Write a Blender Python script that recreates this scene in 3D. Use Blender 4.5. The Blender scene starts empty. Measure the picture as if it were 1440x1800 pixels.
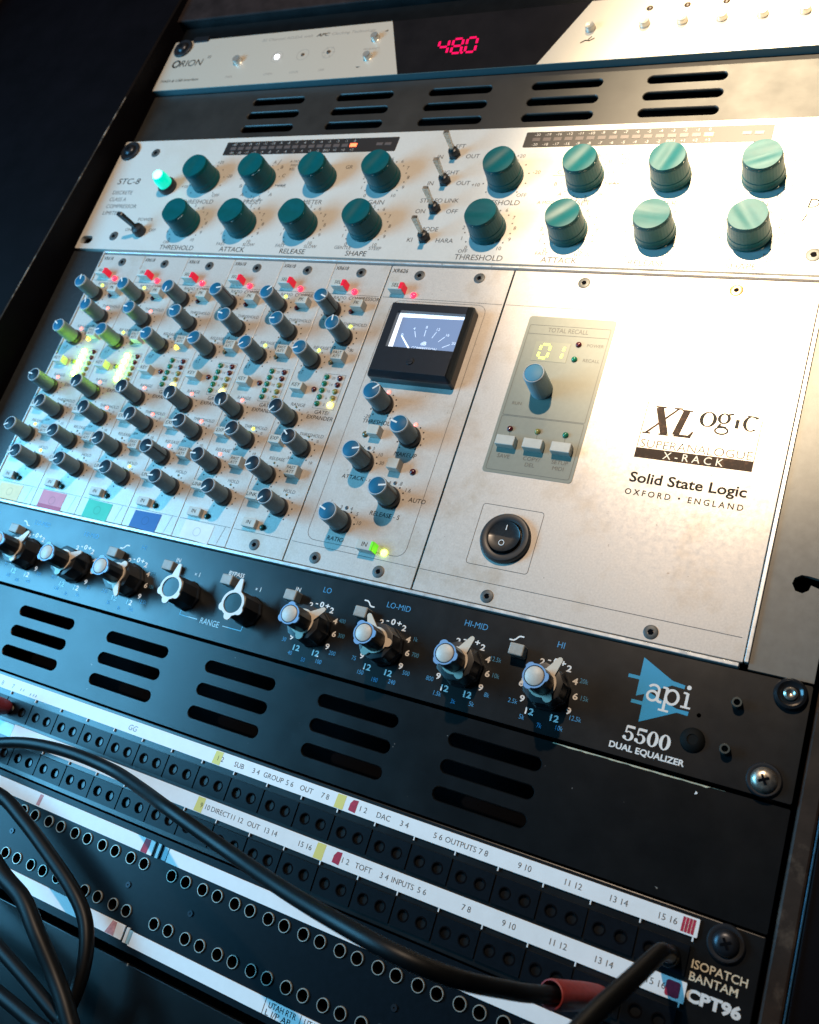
import bpy, bmesh, math, random
from mathutils import Matrix, Vector
from math import sin, cos, pi, radians, exp, hypot

S = bpy.context.scene
C = S.collection
random.seed(7)
K = 0.001                                  # all numbers below are millimetres on the rack front: x right, y up, z out

def W(x, y, z=0.0):                        # rack front (mm) -> world (m)
    return Vector((x*K, -z*K, y*K))

# ------------------------------------------------------------------ camera
R = [(0.87922413, 0.30576173, -0.36534189), (0.15709491, -0.91004947, -0.38357678), (-0.4497623, 0.27985661, -0.84817106)]
CAM = (491.352, -80.436, 359.457)
def dirw(v): return Vector((v[0], -v[2], v[1]))
cd = bpy.data.cameras.new('camera'); cam = bpy.data.objects.new('camera', cd); C.objects.link(cam)
rx, ry, rz = dirw(R[0]), -dirw(R[1]), -dirw(R[2])
m = Matrix(((rx.x, ry.x, rz.x), (rx.y, ry.y, rz.y), (rx.z, ry.z, rz.z))).to_4x4()
m.translation = W(*CAM); cam.matrix_world = m
cd.sensor_fit = 'HORIZONTAL'; cd.sensor_width = 36.0; cd.lens = 36.0*1589.41/1440.0
cd.clip_start = 0.01; cd.clip_end = 50
cd.dof.use_dof = True; cd.dof.focus_distance = 0.400; cd.dof.aperture_fstop = 20.0
S.camera = cam

# ------------------------------------------------------------------ world, lamps, exposure
wd = bpy.data.worlds.new('World'); S.world = wd; wd.use_nodes = True
bg = wd.node_tree.nodes['Background']; bg.inputs[0].default_value = (0.10, 0.30, 0.55, 1); bg.inputs[1].default_value = 0.05

def aim(o, target):
    d = W(*target) - o.location
    o.rotation_euler = d.to_track_quat('-Z', 'Y').to_euler()
def spot(name, pos, target, watts, col, size, blend, rad):
    l = bpy.data.lights.new(name, 'SPOT'); l.energy = watts; l.color = col; l.spot_size = radians(size); l.spot_blend = blend
    l.shadow_soft_size = rad; o = bpy.data.objects.new(name, l); C.objects.link(o); o.location = W(*pos); aim(o, target); return o
def area(name, pos, target, watts, col, sx, sy):
    l = bpy.data.lights.new(name, 'AREA'); l.energy = watts; l.color = col; l.shape = 'RECTANGLE'; l.size = sx; l.size_y = sy
    o = bpy.data.objects.new(name, l); C.objects.link(o); o.location = W(*pos); aim(o, target); return o
spot('warm_lamp_flood', (300, 425, 640), (275, 10, 0), 17.0, (1.0, 0.755, 0.54), 120, 0.5, 0.010)
spot('warm_lamp_beam', (300, 425, 640), (440, 232, 0), 76.0, (1.0, 0.77, 0.50), 28, 1.0, 0.010)
spot('warm_glare_spot', (306, 804, 574), (432, 285, 0), 45.0, (1.0, 0.80, 0.52), 24, 1.0, 0.030)  # added unseen lamp, imitates veiling glare at upper right
area('cool_window_lamp', (-330, -95, 420), (190, -140, 0), 9.5, (0.14, 0.55, 0.92), 0.30, 0.44)

S.view_settings.view_transform = 'Standard'
S.view_settings.look = 'None'
S.view_settings.exposure = 0.0
S.view_settings.gamma = 1.0

# ------------------------------------------------------------------ materials
MATS = {}
def mat(name, col, rough=0.5, metal=0.0, coat=0.0, var=0.0, vscale=400, bump=0.0, bscale=3000, stain=None, sscale=35, spec=0.5, rvar=0.0, emit=None, estr=0.0, speck=None):
    if name in MATS: return MATS[name]
    M = bpy.data.materials.new(name); M.use_nodes = True; t = M.node_tree; n = t.nodes; L = t.links
    b = n['Principled BSDF']
    b.inputs['Base Color'].default_value = (*col, 1); b.inputs['Roughness'].default_value = rough; b.inputs['Metallic'].default_value = metal
    b.inputs['Coat Weight'].default_value = coat; b.inputs['Specular IOR Level'].default_value = spec
    if emit: b.inputs['Emission Color'].default_value = (*emit, 1); b.inputs['Emission Strength'].default_value = estr
    geo = None
    if var or bump or stain or rvar or speck: geo = n.new('ShaderNodeNewGeometry')
    def noise(scale, detail=4, rough_=0.6):
        x = n.new('ShaderNodeTexNoise'); x.inputs['Scale'].default_value = scale; x.inputs['Detail'].default_value = detail
        x.inputs['Roughness'].default_value = rough_; L.new(geo.outputs['Position'], x.inputs['Vector']); return x.outputs['Fac']
    def ramp(fac, a, b_, ca, cb):
        r = n.new('ShaderNodeMapRange'); r.inputs[1].default_value = a; r.inputs[2].default_value = b_; r.inputs[3].default_value = ca; r.inputs[4].default_value = cb
        L.new(fac, r.inputs[0]); return r.outputs[0]
    def mix(fac, a, b_, mode='MIX'):
        x = n.new('ShaderNodeMix'); x.data_type = 'RGBA'; x.blend_type = mode
        if isinstance(fac, float): x.inputs[0].default_value = fac
        else: L.new(fac, x.inputs[0])
        for s, v in ((6, a), (7, b_)):
            if isinstance(v, tuple): x.inputs[s].default_value = (*v, 1)
            else: L.new(v, x.inputs[s])
        return x.outputs[2]
    cur = col
    if var:
        cur = mix(ramp(noise(vscale), 0.3, 0.7, 0, 1), tuple(max(0, c*(1-var)) for c in col), tuple(min(1, c*(1+var)) for c in col))
    if stain:
        f = ramp(noise(sscale, 6, 0.65), 0.52, 0.72, 0, stain[3]); cur = mix(f, cur, tuple(stain[:3]))
    if speck:
        f = ramp(noise(speck[4], 2, 0.5), speck[5], speck[5]+0.03, 0, speck[3]); cur = mix(f, cur, tuple(speck[:3]))
    if not isinstance(cur, tuple): L.new(cur, b.inputs['Base Color'])
    if rvar: L.new(ramp(noise(vscale*0.35, 5), 0.3, 0.7, max(0.02, rough-rvar), rough+rvar), b.inputs['Roughness'])
    if bump:
        bp = n.new('ShaderNodeBump'); bp.inputs['Strength'].default_value = bump; bp.inputs['Distance'].default_value = 0.00004
        L.new(noise(bscale, 2), bp.inputs['Height']); L.new(bp.outputs[0], b.inputs['Normal'])
    MATS[name] = M; return M

SILVER = mat('warm_silver_paint', (0.58, 0.53, 0.475), 0.42, 0.2, var=0.09, vscale=1100, bump=0.5, bscale=2600, stain=(0.40, 0.30, 0.19, 0.55), sscale=38, rvar=0.07, speck=(0.20, 0.13, 0.08, 0.5, 420, 0.715))
CREAM = mat('cream_silver_paint', (0.62, 0.60, 0.55), 0.40, 0.12, var=0.03, vscale=700, bump=0.06, bscale=2600, stain=(0.5, 0.42, 0.30, 0.25), sscale=22, rvar=0.05)
BRUSHED = mat('beige_anodised_metal', (0.60, 0.55, 0.46), 0.42, 0.30, var=0.04, vscale=1500, bump=0.05, bscale=2500)
EDGE = mat('bare_silver_edge', (0.72, 0.72, 0.70), 0.35, 0.5, var=0.08, vscale=600, rvar=0.1)
BLACKP = mat('black_panel_paint', (0.006, 0.0065, 0.007), 0.30, 0.0, spec=0.55, var=0.25, vscale=120, bump=0.25, bscale=3200, rvar=0.03, stain=(0.014, 0.014, 0.013, 0.5), sscale=30)
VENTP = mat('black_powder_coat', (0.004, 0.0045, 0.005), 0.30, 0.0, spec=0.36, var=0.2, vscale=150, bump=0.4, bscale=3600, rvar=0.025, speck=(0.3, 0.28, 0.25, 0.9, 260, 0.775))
GREYEAR = mat('dark_grey_ear_paint', (0.13, 0.128, 0.115), 0.45, 0.1, var=0.12, vscale=220, bump=0.3, bscale=3000, stain=(0.13, 0.12, 0.10, 0.5), sscale=40)
VOID = mat('dark_void', (0.003, 0.003, 0.004), 0.9, spec=0.05)
INK = mat('black_ink', (0.012, 0.012, 0.012), 0.6, spec=0.15)
INKG = mat('grey_ink', (0.10, 0.095, 0.09), 0.6, spec=0.15)
INKL = mat('faint_ink', (0.30, 0.28, 0.25), 0.55)
INKBR = mat('worn_brown_ink', (0.022, 0.010, 0.006), 0.6, spec=0.2, stain=(0.13, 0.06, 0.03, 0.8), sscale=230)
WHITEI = mat('white_ink', (0.80, 0.80, 0.78), 0.5)
CREAMI = mat('cream_ink', (0.78, 0.72, 0.55), 0.5)
BLUEI = mat('blue_ink', (0.045, 0.26, 0.48), 0.5)
CYANI = mat('cyan_logo_ink', (0.01, 0.30, 0.50), 0.45)
TEAL = mat('teal_plastic', (0.0015, 0.080, 0.090), 0.40, 0.0, var=0.08, vscale=300, rvar=0.02, spec=0.22)
WHITEP = mat('white_plastic', (0.75, 0.75, 0.72), 0.4)
KNOBG = mat('grey_knob_plastic', (0.145, 0.195, 0.210), 0.50, spec=0.3, var=0.1, vscale=500, bump=0.1)
KNOBB = mat('black_knob_plastic', (0.015, 0.016, 0.018), 0.42, var=0.15, vscale=400)
CAPB = mat('blue_cap_plastic', (0.006, 0.105, 0.200), 0.5, spec=0.25, var=0.05)
CAPN = mat('navy_cap_plastic', (0.005, 0.016, 0.028), 0.5, spec=0.25, var=0.05)
CAPL = mat('light_blue_cap_plastic', (0.07, 0.23, 0.34), 0.5, spec=0.25)
RIM = mat('pale_rim_plastic', (0.42, 0.46, 0.48), 0.4)
BTN = mat('pale_button_plastic', (0.50, 0.495, 0.44), 0.45, var=0.06, vscale=300)
BTNG = mat('grey_button_plastic', (0.36, 0.36, 0.33), 0.5, var=0.12, vscale=400)
METER = mat('meter_black_plastic', (0.012, 0.016, 0.022), 0.32, var=0.1)
SCREWB = mat('black_screw_steel', (0.035, 0.038, 0.045), 0.35, 0.7)
SCREWS = mat('worn_screw_steel', (0.50, 0.44, 0.36), 0.3, 0.9, var=0.35, vscale=700, rvar=0.15)
CHROME = mat('chrome_button_metal', (0.66, 0.64, 0.58), 0.30, 0.7, rvar=0.06)
RUBBER = mat('black_cable_rubber', (0.003, 0.0035, 0.004), 0.44, spec=0.25, var=0.2, bump=0.1, bscale=1200)
REDB = mat('red_boot_rubber', (0.27, 0.028, 0.025), 0.55, var=0.2, vscale=500, bump=0.3, bscale=2200)
PAPER = mat('white_label_paper', (0.88, 0.87, 0.85), 0.6, var=0.03, vscale=200)
CLEAR = mat('pale_blue_plastic', (0.35, 0.55, 0.62), 0.25)
YEL = mat('yellow_marker', (0.78, 0.66, 0.17), 0.6)
REDM = mat('red_marker', (0.42, 0.012, 0.045), 0.6, var=0.2, vscale=900)
PINKM = mat('pale_red_marker', (0.60, 0.28, 0.28), 0.6, var=0.3, vscale=600)
WOOD = mat('worn_dark_wood', (0.022, 0.014, 0.010), 0.55, spec=0.25, var=0.4, vscale=90, bump=0.5, bscale=700, stain=(0.14, 0.10, 0.07, 0.8), sscale=55)
CABIN = mat('dark_cabinet_laminate', (0.0025, 0.002, 0.003), 0.6, spec=0.08, var=0.3, vscale=40, bump=0.2, bscale=1500, speck=(0.35, 0.3, 0.25, 1.0, 90, 0.80))
CHIP = mat('chipped_edge', (0.03, 0.03, 0.03), 0.5, var=0.3, stain=(0.55, 0.48, 0.40, 1.0), sscale=70)
BLUEE = mat('blue_steel_edge', (0.06, 0.16, 0.24), 0.35, 0.6, var=0.4, vscale=200)
GLASSD = mat('dark_display_glass', (0.012, 0.010, 0.010), 0.18, coat=0.5, var=0.3, vscale=30)
METERW = mat('led_window_plastic', (0.020, 0.018, 0.018), 0.45)
RECALL = mat('grey_green_panel_paint', (0.225, 0.235, 0.190), 0.48, var=0.04, bump=0.1)
BRASS = mat('bronze_screw_metal', (0.50, 0.34, 0.14), 0.3, 0.9, var=0.2)
NICKEL = mat('nickel_jack_ring', (0.50, 0.47, 0.40), 0.40, 0.55, var=0.2, vscale=600)
JACKB = mat('black_jack_plastic', (0.003, 0.005, 0.008), 0.36, spec=0.22, var=0.2, bump=0.15)
TAPE = {k: mat(k+'_tape', c, 0.45, var=0.08, vscale=150) for k, c in dict(yellow=(0.76, 0.53, 0.24), red=(0.62, 0.15, 0.19), green=(0.03, 0.42, 0.25), blue=(0.01, 0.06, 0.26), white=(0.72, 0.72, 0.68), crimson=(0.42, 0.01, 0.05)).items()}
def led(name, col, on=False, strength=0):
    return mat(name, col, 0.18, coat=0.4, emit=(col if on else None), estr=strength)
L_RED0 = led('unlit_red_led', (0.085, 0.008, 0.014)); L_GRN0 = led('unlit_green_led', (0.010, 0.165, 0.090)); L_YEL0 = led('unlit_yellow_led', (0.26, 0.235, 0.065)); L_OLV0 = led('unlit_olive_led', (0.12, 0.11, 0.055))
L_RED1 = led('lit_red_led', (1.0, 0.16, 0.13), True, 3.5); L_YG1 = led('lit_lime_led', (0.70, 1.0, 0.08), True, 2.6); L_AMB1 = led('lit_amber_led', (1.0, 0.72, 0.06), True, 4.0)
L_YEL1 = led('lit_yellow_led', (1.0, 0.86, 0.10), True, 7.0); L_LIME1 = led('lit_bar_led', (0.46, 1.0, 0.05), True, 42.0); L_PINK1 = led('lit_hot_led', (1.0, 0.035, 0.09), True, 1.7)
L_REDBTN = mat('red_lit_button_side', (0.55, 0.005, 0.03), 0.4, emit=(0.9, 0.0, 0.04), estr=0.45)  # LED light falling on the button, put in as a red glow
L_GREEN1 = led('lit_green_lamp', (0.10, 1.0, 0.62), True, 9.0); L_GREENR = mat('green_lamp_rim', (0.0, 0.45, 0.33), 0.25, emit=(0.0, 0.85, 0.55), estr=0.8)
L_WHITE1 = led('lit_white_led', (0.75, 0.80, 1.0), True, 5.0)
SEGR = mat('red_segment_light', (0.8, 0.0, 0.08), 0.4, emit=(1.0, 0.0, 0.10), estr=0.75)
SEGG = mat('lime_segment_light', (0.6, 0.8, 0.05), 0.4, emit=(0.72, 1.0, 0.12), estr=2.6)
SEG0 = mat('unlit_segment', (0.30, 0.30, 0.20), 0.5)
BARLIT = mat('lit_meter_segment', (1.0, 0.2, 0.1), 0.4, emit=(1.0, 0.10, 0.03), estr=4.0)
BAR0 = mat('unlit_meter_segment', (0.105, 0.085, 0.080), 0.4)
DIAL = mat('backlit_meter_dial', (0.05, 0.08, 0.14), 0.4, emit=(0.16, 0.235, 0.40), estr=1.0)
DIALE = mat('backlit_meter_edge', (0.6, 0.7, 0.8), 0.4, emit=(0.72, 0.84, 1.0), estr=1.5)
DIALM = mat('backlit_meter_marks', (0.6, 0.7, 0.8), 0.4, emit=(0.50, 0.62, 0.86), estr=0.85)

# ------------------------------------------------------------------ mesh builder (mm, z out of the panel)
_cu = bpy.data.curves.new('lettering', 'FONT'); _to = bpy.data.objects.new('lettering', _cu); _tc = {}
def text_geo(s, shear, bold, space):
    k = (s, shear, bold, space)
    if k not in _tc:
        _cu.body = s; _cu.shear = shear; _cu.offset = bold; _cu.space_character = space; _cu.size = 1.0; _cu.resolution_u = 3; _cu.fill_mode = 'FRONT'
        me = _to.to_mesh()
        _tc[k] = ([tuple(v.co) for v in me.vertices], [tuple(p.vertices) for p in me.polygons])
        _to.to_mesh_clear()
    return _tc[k]
_h = [v[1] for v in text_geo('H', 0, 0, 1)[0]]; CAPH = max(_h) - min(_h)

class MB:
    def __init__(s): s.v = []; s.f = []; s.m = []; s.sm = set()
    def add(s, vs, fs, mi=0):
        o = len(s.v); s.v += vs; s.f += [tuple(i+o for i in f) for f in fs]; s.m += [mi]*len(fs); return s
    def loft(s, rings, mi=0, c0=False, c1=True, sm=False):
        n = len(rings[0]); o = len(s.v)
        for r in rings: s.v += [tuple(p) for p in r]
        for k in range(len(rings)-1):
            for i in range(n):
                a = o+k*n+i; b = o+k*n+(i+1) % n; s.f.append((a, b, b+n, a+n)); s.m.append(mi)
                if sm: s.sm.add(len(s.f)-1)
        if c0: s.f.append(tuple(o+n-1-i for i in range(n))); s.m.append(mi)
        if c1: s.f.append(tuple(o+(len(rings)-1)*n+i for i in range(n))); s.m.append(mi)
        return s
    def rbox(s, cx, cy, w, h, z0, z1, r=0.5, c=0.3, mi=0, back=True):
        def ring(ins, z):
            return [(x, y, z) for x, y in rrect(cx, cy, w-2*ins, h-2*ins, max(0.02, r-ins))]
        c = min(c, w*0.45, h*0.45)
        if c > 0: return s.loft([ring(0, z0), ring(0, z1-c), ring(c*0.3, z1-c*0.3), ring(c, z1)], mi, back, True)
        return s.loft([ring(0, z0), ring(0, z1)], mi, back, True)
    def box(s, x0, x1, y0, y1, z0, z1, mi=0):
        return s.loft([[(x0, y0, z), (x1, y0, z), (x1, y1, z), (x0, y1, z)] for z in (z0, z1)], mi, True, True)
    def lathe(s, prof, n=32, cx=0, cy=0, mi=0, c0=False, c1=True, rib=0.0, ribn=0):
        rings = []
        for r, z in prof:
            rings.append([(cx+(r*(1+(rib if ribn and (i % 2) else 0)))*cos(2*pi*i/n), cy+(r*(1+(rib if ribn and (i % 2) else 0)))*sin(2*pi*i/n), z) for i in range(n)])
        return s.loft(rings, mi, c0, c1, sm=not rib)
    def prism(s, poly, z0, z1, mi=0):
        return s.loft([[(x, y, z) for x, y in poly] for z in (z0, z1)], mi, True, True)
    def flat(s, poly, z, mi=0):
        o = len(s.v); s.v += [(x, y, z) for x, y in poly]; s.f.append(tuple(range(o, o+len(poly)))); s.m.append(mi); return s
    def disc(s, cx, cy, r, z, mi=0, n=16): return s.flat([(cx+r*cos(2*pi*i/n), cy+r*sin(2*pi*i/n)) for i in range(n)], z, mi)
    def ring(s, cx, cy, ro, ri, z, mi=0, n=24, a0=0, a1=2*pi, roy=None, riy=None):
        roy = roy or ro; riy = riy or ri
        for i in range(n):
            t, u = a0+(a1-a0)*i/n, a0+(a1-a0)*(i+1)/n
            s.flat([(cx+ri*cos(t), cy+riy*sin(t)), (cx+ro*cos(t), cy+roy*sin(t)), (cx+ro*cos(u), cy+roy*sin(u)), (cx+ri*cos(u), cy+riy*sin(u))], z, mi)
        return s
    def line(s, pts, w, z, mi=0, closed=False):
        n = len(pts); P = [Vector((p[0], p[1])) for p in pts]; L = []; Rr = []
        for i in range(n):
            a = P[i-1] if (i > 0 or closed) else None; b = P[(i+1) % n] if (i < n-1 or closed) else None
            d1 = (P[i]-a).normalized() if a is not None else (b-P[i]).normalized(); d2 = (b-P[i]).normalized() if b is not None else d1
            t = (d1+d2); t = t.normalized() if t.length > 1e-6 else d1
            nn = Vector((-t.y, t.x)); k = 1.0/max(0.35, nn.dot(Vector((-d1.y, d1.x))))
            ww = w[i] if isinstance(w, (list, tuple)) else w
            L.append(P[i]+nn*ww*0.5*k); Rr.append(P[i]-nn*ww*0.5*k)
        for i in range(n if closed else n-1):
            j = (i+1) % n; s.flat([tuple(Rr[i]), tuple(Rr[j]), tuple(L[j]), tuple(L[i])], z, mi)
        return s
    def tube(s, pts, r, n=14, mi=0, ends=True):
        P = [Vector(p) for p in pts]; rings = []; up = Vector((0.13, 0.2, 1)); ref = None
        for i, p in enumerate(P):
            t = (P[min(i+1, len(P)-1)]-P[max(i-1, 0)]).normalized()
            if ref is None: ref = t.cross(up).normalized()
            ref = (ref-t*ref.dot(t)).normalized(); b = t.cross(ref); rr = r[i] if isinstance(r, (list, tuple)) else r
            rings.append([tuple(p+(ref*cos(2*pi*k/n)+b*sin(2*pi*k/n))*rr) for k in range(n)])
        return s.loft(rings, mi, ends, ends, sm=True)
    def text(s, t, x, y, h, mi=0, z=0.06, w=None, al='c', shear=0.0, bold=0.0, space=1.0, rot=0.0, sx=1.0):
        vs, fs = text_geo(t, shear, bold, space)
        if not vs: return s
        k = h/CAPH; x0 = min(v[0] for v in vs); x1 = max(v[0] for v in vs)
        kx = (w/(x1-x0)) if w else k*sx; ww = (x1-x0)*kx
        ox = {'c': -ww/2, 'l': 0, 'r': -ww}[al]; c, sn = cos(rot), sin(rot); out = []
        for v in vs:
            px = (v[0]-x0)*kx+ox; py = v[1]*k-h/2
            out.append((x+px*c-py*sn, y+px*sn+py*c, z))
        return s.add(out, fs, mi)
    def mesh(s, name, mats, smooth=40):
        me = bpy.data.meshes.new(name); me.from_pydata([(a*K, b*K, c*K) for a, b, c in s.v], [], s.f)
        for mm in (mats if isinstance(mats, (list, tuple)) else [mats]): me.materials.append(mm)
        me.polygons.foreach_set('material_index', s.m); me.update()
        if smooth:
            me.shade_smooth(); me.set_sharp_from_angle(angle=radians(smooth)); me.polygons.foreach_set('use_smooth', [i in s.sm for i in range(len(s.f))]); me.update()
        return me

def rrect(cx, cy, w, h, r, n=4):
    out = []; r = min(r, w/2-1e-4, h/2-1e-4)
    for k, (sx, sy) in enumerate(((1, 1), (-1, 1), (-1, -1), (1, -1))):
        for i in range(n+1):
            a = pi/2*k+pi/2*i/n; out.append((cx+sx*(w/2-r)+r*cos(a), cy+sy*(h/2-r)+r*sin(a)))
    return out
def stadium(cx, cy, w, h): return rrect(cx, cy, w, h, h/2-0.001, 7)
def circ(cx, cy, r, n=18): return [(cx+r*cos(2*pi*i/n), cy+r*sin(2*pi*i/n)) for i in range(n)]
def grow(h, d):
    n = len(h); cx = sum(p[0] for p in h)/n; cy = sum(p[1] for p in h)/n; out = []
    for i in range(n):
        a, b_ = Vector(h[i-1]), Vector(h[(i+1) % n]); t = (b_-a).normalized(); nn = Vector((t.y, -t.x)); p = Vector(h[i])
        if nn.dot(p-Vector((cx, cy))) < 0: nn = -nn
        out.append(tuple(p+nn*d))
    return out
def plate(outer, holes, z0, z1, mb, mi=0, lip=0.0):        # plate with real holes, hole edges chamfered by lip
    bm = bmesh.new(); es = []; fronts = [grow(h, lip) for h in holes] if lip else holes
    for lp in [outer]+fronts:
        vs = [bm.verts.new((x, y, 0)) for x, y in lp]
        es += [bm.edges.new((vs[i], vs[(i+1) % len(vs)])) for i in range(len(vs))]
    bmesh.ops.triangle_fill(bm, use_beauty=True, use_dissolve=False, edges=es, normal=(0, 0, 1))
    bm.verts.index_update(); vs = [tuple(v.co) for v in bm.verts]; fs = []
    for f in bm.faces:
        ids = [v.index for v in f.verts]; fs.append(ids if f.normal.z > 0 else ids[::-1])
    bm.free()
    mb.add([(x, y, z1) for x, y, _ in vs], fs, mi)
    for lp, isout in [(outer, True)]+[(h, False) for h in holes]:
        n = len(lp); ar = sum(lp[i][0]*lp[(i+1) % n][1]-lp[(i+1) % n][0]*lp[i][1] for i in range(n))
        q = lp if (ar > 0) == isout else lp[::-1]
        if lip and not isout: mb.loft([[(x, y, z0) for x, y in q], [(x, y, z1-lip) for x, y in q], [(x, y, z1) for x, y in grow(q, lip)]], mi, False, False)
        else: mb.loft([[(x, y, z) for x, y in q] for z in (z0, z1)], mi, False, False)
    return mb

# ------------------------------------------------------------------ object helpers
def thing(name, label, cat, x=0, y=0, z=0, group=None):
    o = bpy.data.objects.new(name, None); C.objects.link(o); o.empty_display_size = 0.01
    o.location = W(x, y, z); o.rotation_euler = (pi/2, 0, 0); o['label'] = label; o['category'] = cat
    if group: o['group'] = group
    return o
def part(name, mesh, parent, x=0, y=0, z=0, rot=0, label=None, mats=None, smooth=40):
    if isinstance(mesh, MB): mesh = mesh.mesh(name, mats, smooth)
    o = bpy.data.objects.new(name, mesh); C.objects.link(o); o.parent = parent
    o.location = (x*K, y*K, z*K); o.rotation_euler = (0, 0, rot)
    if label: o['label'] = label
    return o
def single(name, mb, mats, label, cat, x=0, y=0, z=0, group=None, smooth=40):
    o = bpy.data.objects.new(name, mb.mesh(name, mats, smooth)); C.objects.link(o)
    o.location = W(x, y, z); o.rotation_euler = (pi/2, 0, 0); o['label'] = label; o['category'] = cat
    if group: o['group'] = group
    return o
SH = {}
def shared(key, fn):
    if key not in SH: SH[key] = fn()
    return SH[key]

# ------------------------------------------------------------------ the cabinet and the dark behind it
def cabinet():
    t = thing('rack_cabinet', 'dark wooden equipment cabinet with worn chipped edges holding every panel', 'rack cabinet')
    b = MB(); b.box(-30, 520, -330, 470, -62, -60); part('back_panel', b, t, mats=VOID)
    # left side: front face leans slightly, z = 21.6 - .047 (y-108)
    def zf(y): return 21.6-0.047*(y-108)
    b = MB(); ys = (-330, 470)
    b.loft([[(-5, y, -60), (-5, y, zf(y)-1), (-6, y, zf(y)), (-215, y, zf(y)), (-215, y, -60)][::-1] for y in ys], 0, True, True)
    part('side_panel', b, t, mats=CABIN)
    b = MB(); pts = [(-5.3, y, zf(y)-0.5) for y in range(60, 300, 6)]
    b.tube([(x+random.uniform(-.12, .12), y, z) for x, y, z in pts], [0.28+0.22*random.random() for _ in pts], 5)
    part('chipped_edge', b, t, mats=CHIP)
    b = MB(); b.box(-240, -216, -330, 470, -60, 36); part('edge_moulding', b, t, mats=WOOD)
    # right side
    b = MB(); b.rbox(488.2, 60, 7.2, 780, -60, -1.2, 1.2, 1.0); part('side_rail', b, t, mats=WOOD)
    b = MB(); pts = [(492.35, y, 0.2) for y in range(-330, 470, 12)]
    b.tube(pts, 0.34, 6); part('edge_trim', b, t, mats=BLUEE)
    b = MB(); b.rbox(560, 60, 134, 780, -60, -1, 1, 0.5); part('side_panel', b, t, mats=CABIN)
    # top
    b = MB(); b.rbox(238, 412, 488, 78, -60, 3, 1, 1); part('top_rail', b, t, mats=mat('brown_top_laminate', (0.020, 0.015, 0.015), 0.5, spec=0.2, var=0.4, vscale=60, bump=0.3, bscale=1200))
cabinet()

# blank panel over the converter
b = MB(); b.rbox(241.3, 364.3, 482.6, 14.5, -5, -3, 0.6, 0.4)
single('blank_panel', b, VENTP, 'narrow blank black strip directly above the silver converter', 'blank panel')

# ------------------------------------------------------------------ vent panels
def vent(y0, z, label, mm=VENTP):
    t = thing('vent_panel', label, 'vent panel', 0, y0, z, 'slotted rack vent panels')
    holes = [stadium(241.3+65.1*(i-2), dy, 40.6, 5.4) for i in range(5) for dy in (-11.2, 0, 11.2)]
    b = MB(); plate(rrect(241.3, 0, 482.6, 42.6, 0.5), holes, -1.5, 0, b, 0, 0.38)
    part('slotted_plate', b, t, mats=mm)
    b = MB(); b.box(14, 468, -20, 20, -34, -30); part('inner_shadow_plate', b, t, mats=VOID)
    return t
vent(288.9, -4.6, 'upper black vent panel with slots between the converter and the teal knob compressor', mat('glare_lifted_black', (0.022, 0.021, 0.019), 0.46, var=0.2, vscale=60, bump=0.3, bscale=3000, rvar=0.08))  # vent black lifted here, glare put into the base colour
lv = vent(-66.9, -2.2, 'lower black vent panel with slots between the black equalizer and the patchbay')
b = MB(); b.flat([(450.0, 17.2), (451.1, 17.6), (450.9, 18.2), (450.4, 18.5)], 0.05); part('paint_chip', b, lv, mats=WHITEI)
b = MB(); xs = [394+i*1.7 for i in range(40)]; b.loft([[(x, 20.75-(0.0 if x > 398 and x < 455 else -0.3)+random.uniform(-.12, .16), 0.04), (x, 21.25, 0.28), (x, 21.35, -0.3)] for x in xs], 0, True, True); part('edge_highlight', b, lv, mats=mat('painted_edge_highlight', (0.80, 0.66, 0.44), 0.45, 0.0, var=0.3, vscale=500))  # lamp highlight on the vent's top edge, put in as a pale strip

# ------------------------------------------------------------------ fasteners
def hexscrew_mesh(r=3.0, m=None):
    b = MB(); b.lathe([(r, 0), (r, 0.15), (r*0.92, 0.3), (r*0.42, 0.3)], 24, c1=False); b.lathe([(r*0.42, 0.3), (r*0.40, 0.31)], 6, mi=1, c1=True)
    return b.mesh('panel_screw', [m or mat('dark_grey_screw', (0.085, 0.09, 0.088), 0.5, 0.3, var=0.2), VOID])
def HEX(): return shared('hex', hexscrew_mesh)
def pan_mesh(r, body, h=2.6):
    b = MB(); b.lathe([(r, 0), (r*0.97, h*0.35), (r*0.8, h*0.75), (r*0.5, h*0.95), (0.01, h)], 28, c1=False)
    for a in (0.5, 0.5+pi/2):
        c, s_ = cos(a), sin(a); L_, w_ = r*0.42, r*0.10
        b.flat([(c*L_-s_*w_, s_*L_+c*w_), (-c*L_-s_*w_, -s_*L_+c*w_), (-c*L_+s_*w_, -s_*L_-c*w_), (c*L_+s_*w_, s_*L_-c*w_)], h*1.03 if a < 1 else h*1.04, 1)
    return b.mesh('rack_screw', [body, VOID])
def washer_mesh(ro, ri=0.0):
    b = MB(); b.lathe([(ro, 0), (ro, 0.8), (ro*0.93, 1.3), (ro*0.75, 1.35), (ro*0.62, 0.9), (0.01, 0.9)], 28, c1=False); return b.mesh('cup_washer', [mat('matt_black_washer', (0.012, 0.013, 0.016), 0.5, spec=0.3)])

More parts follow.
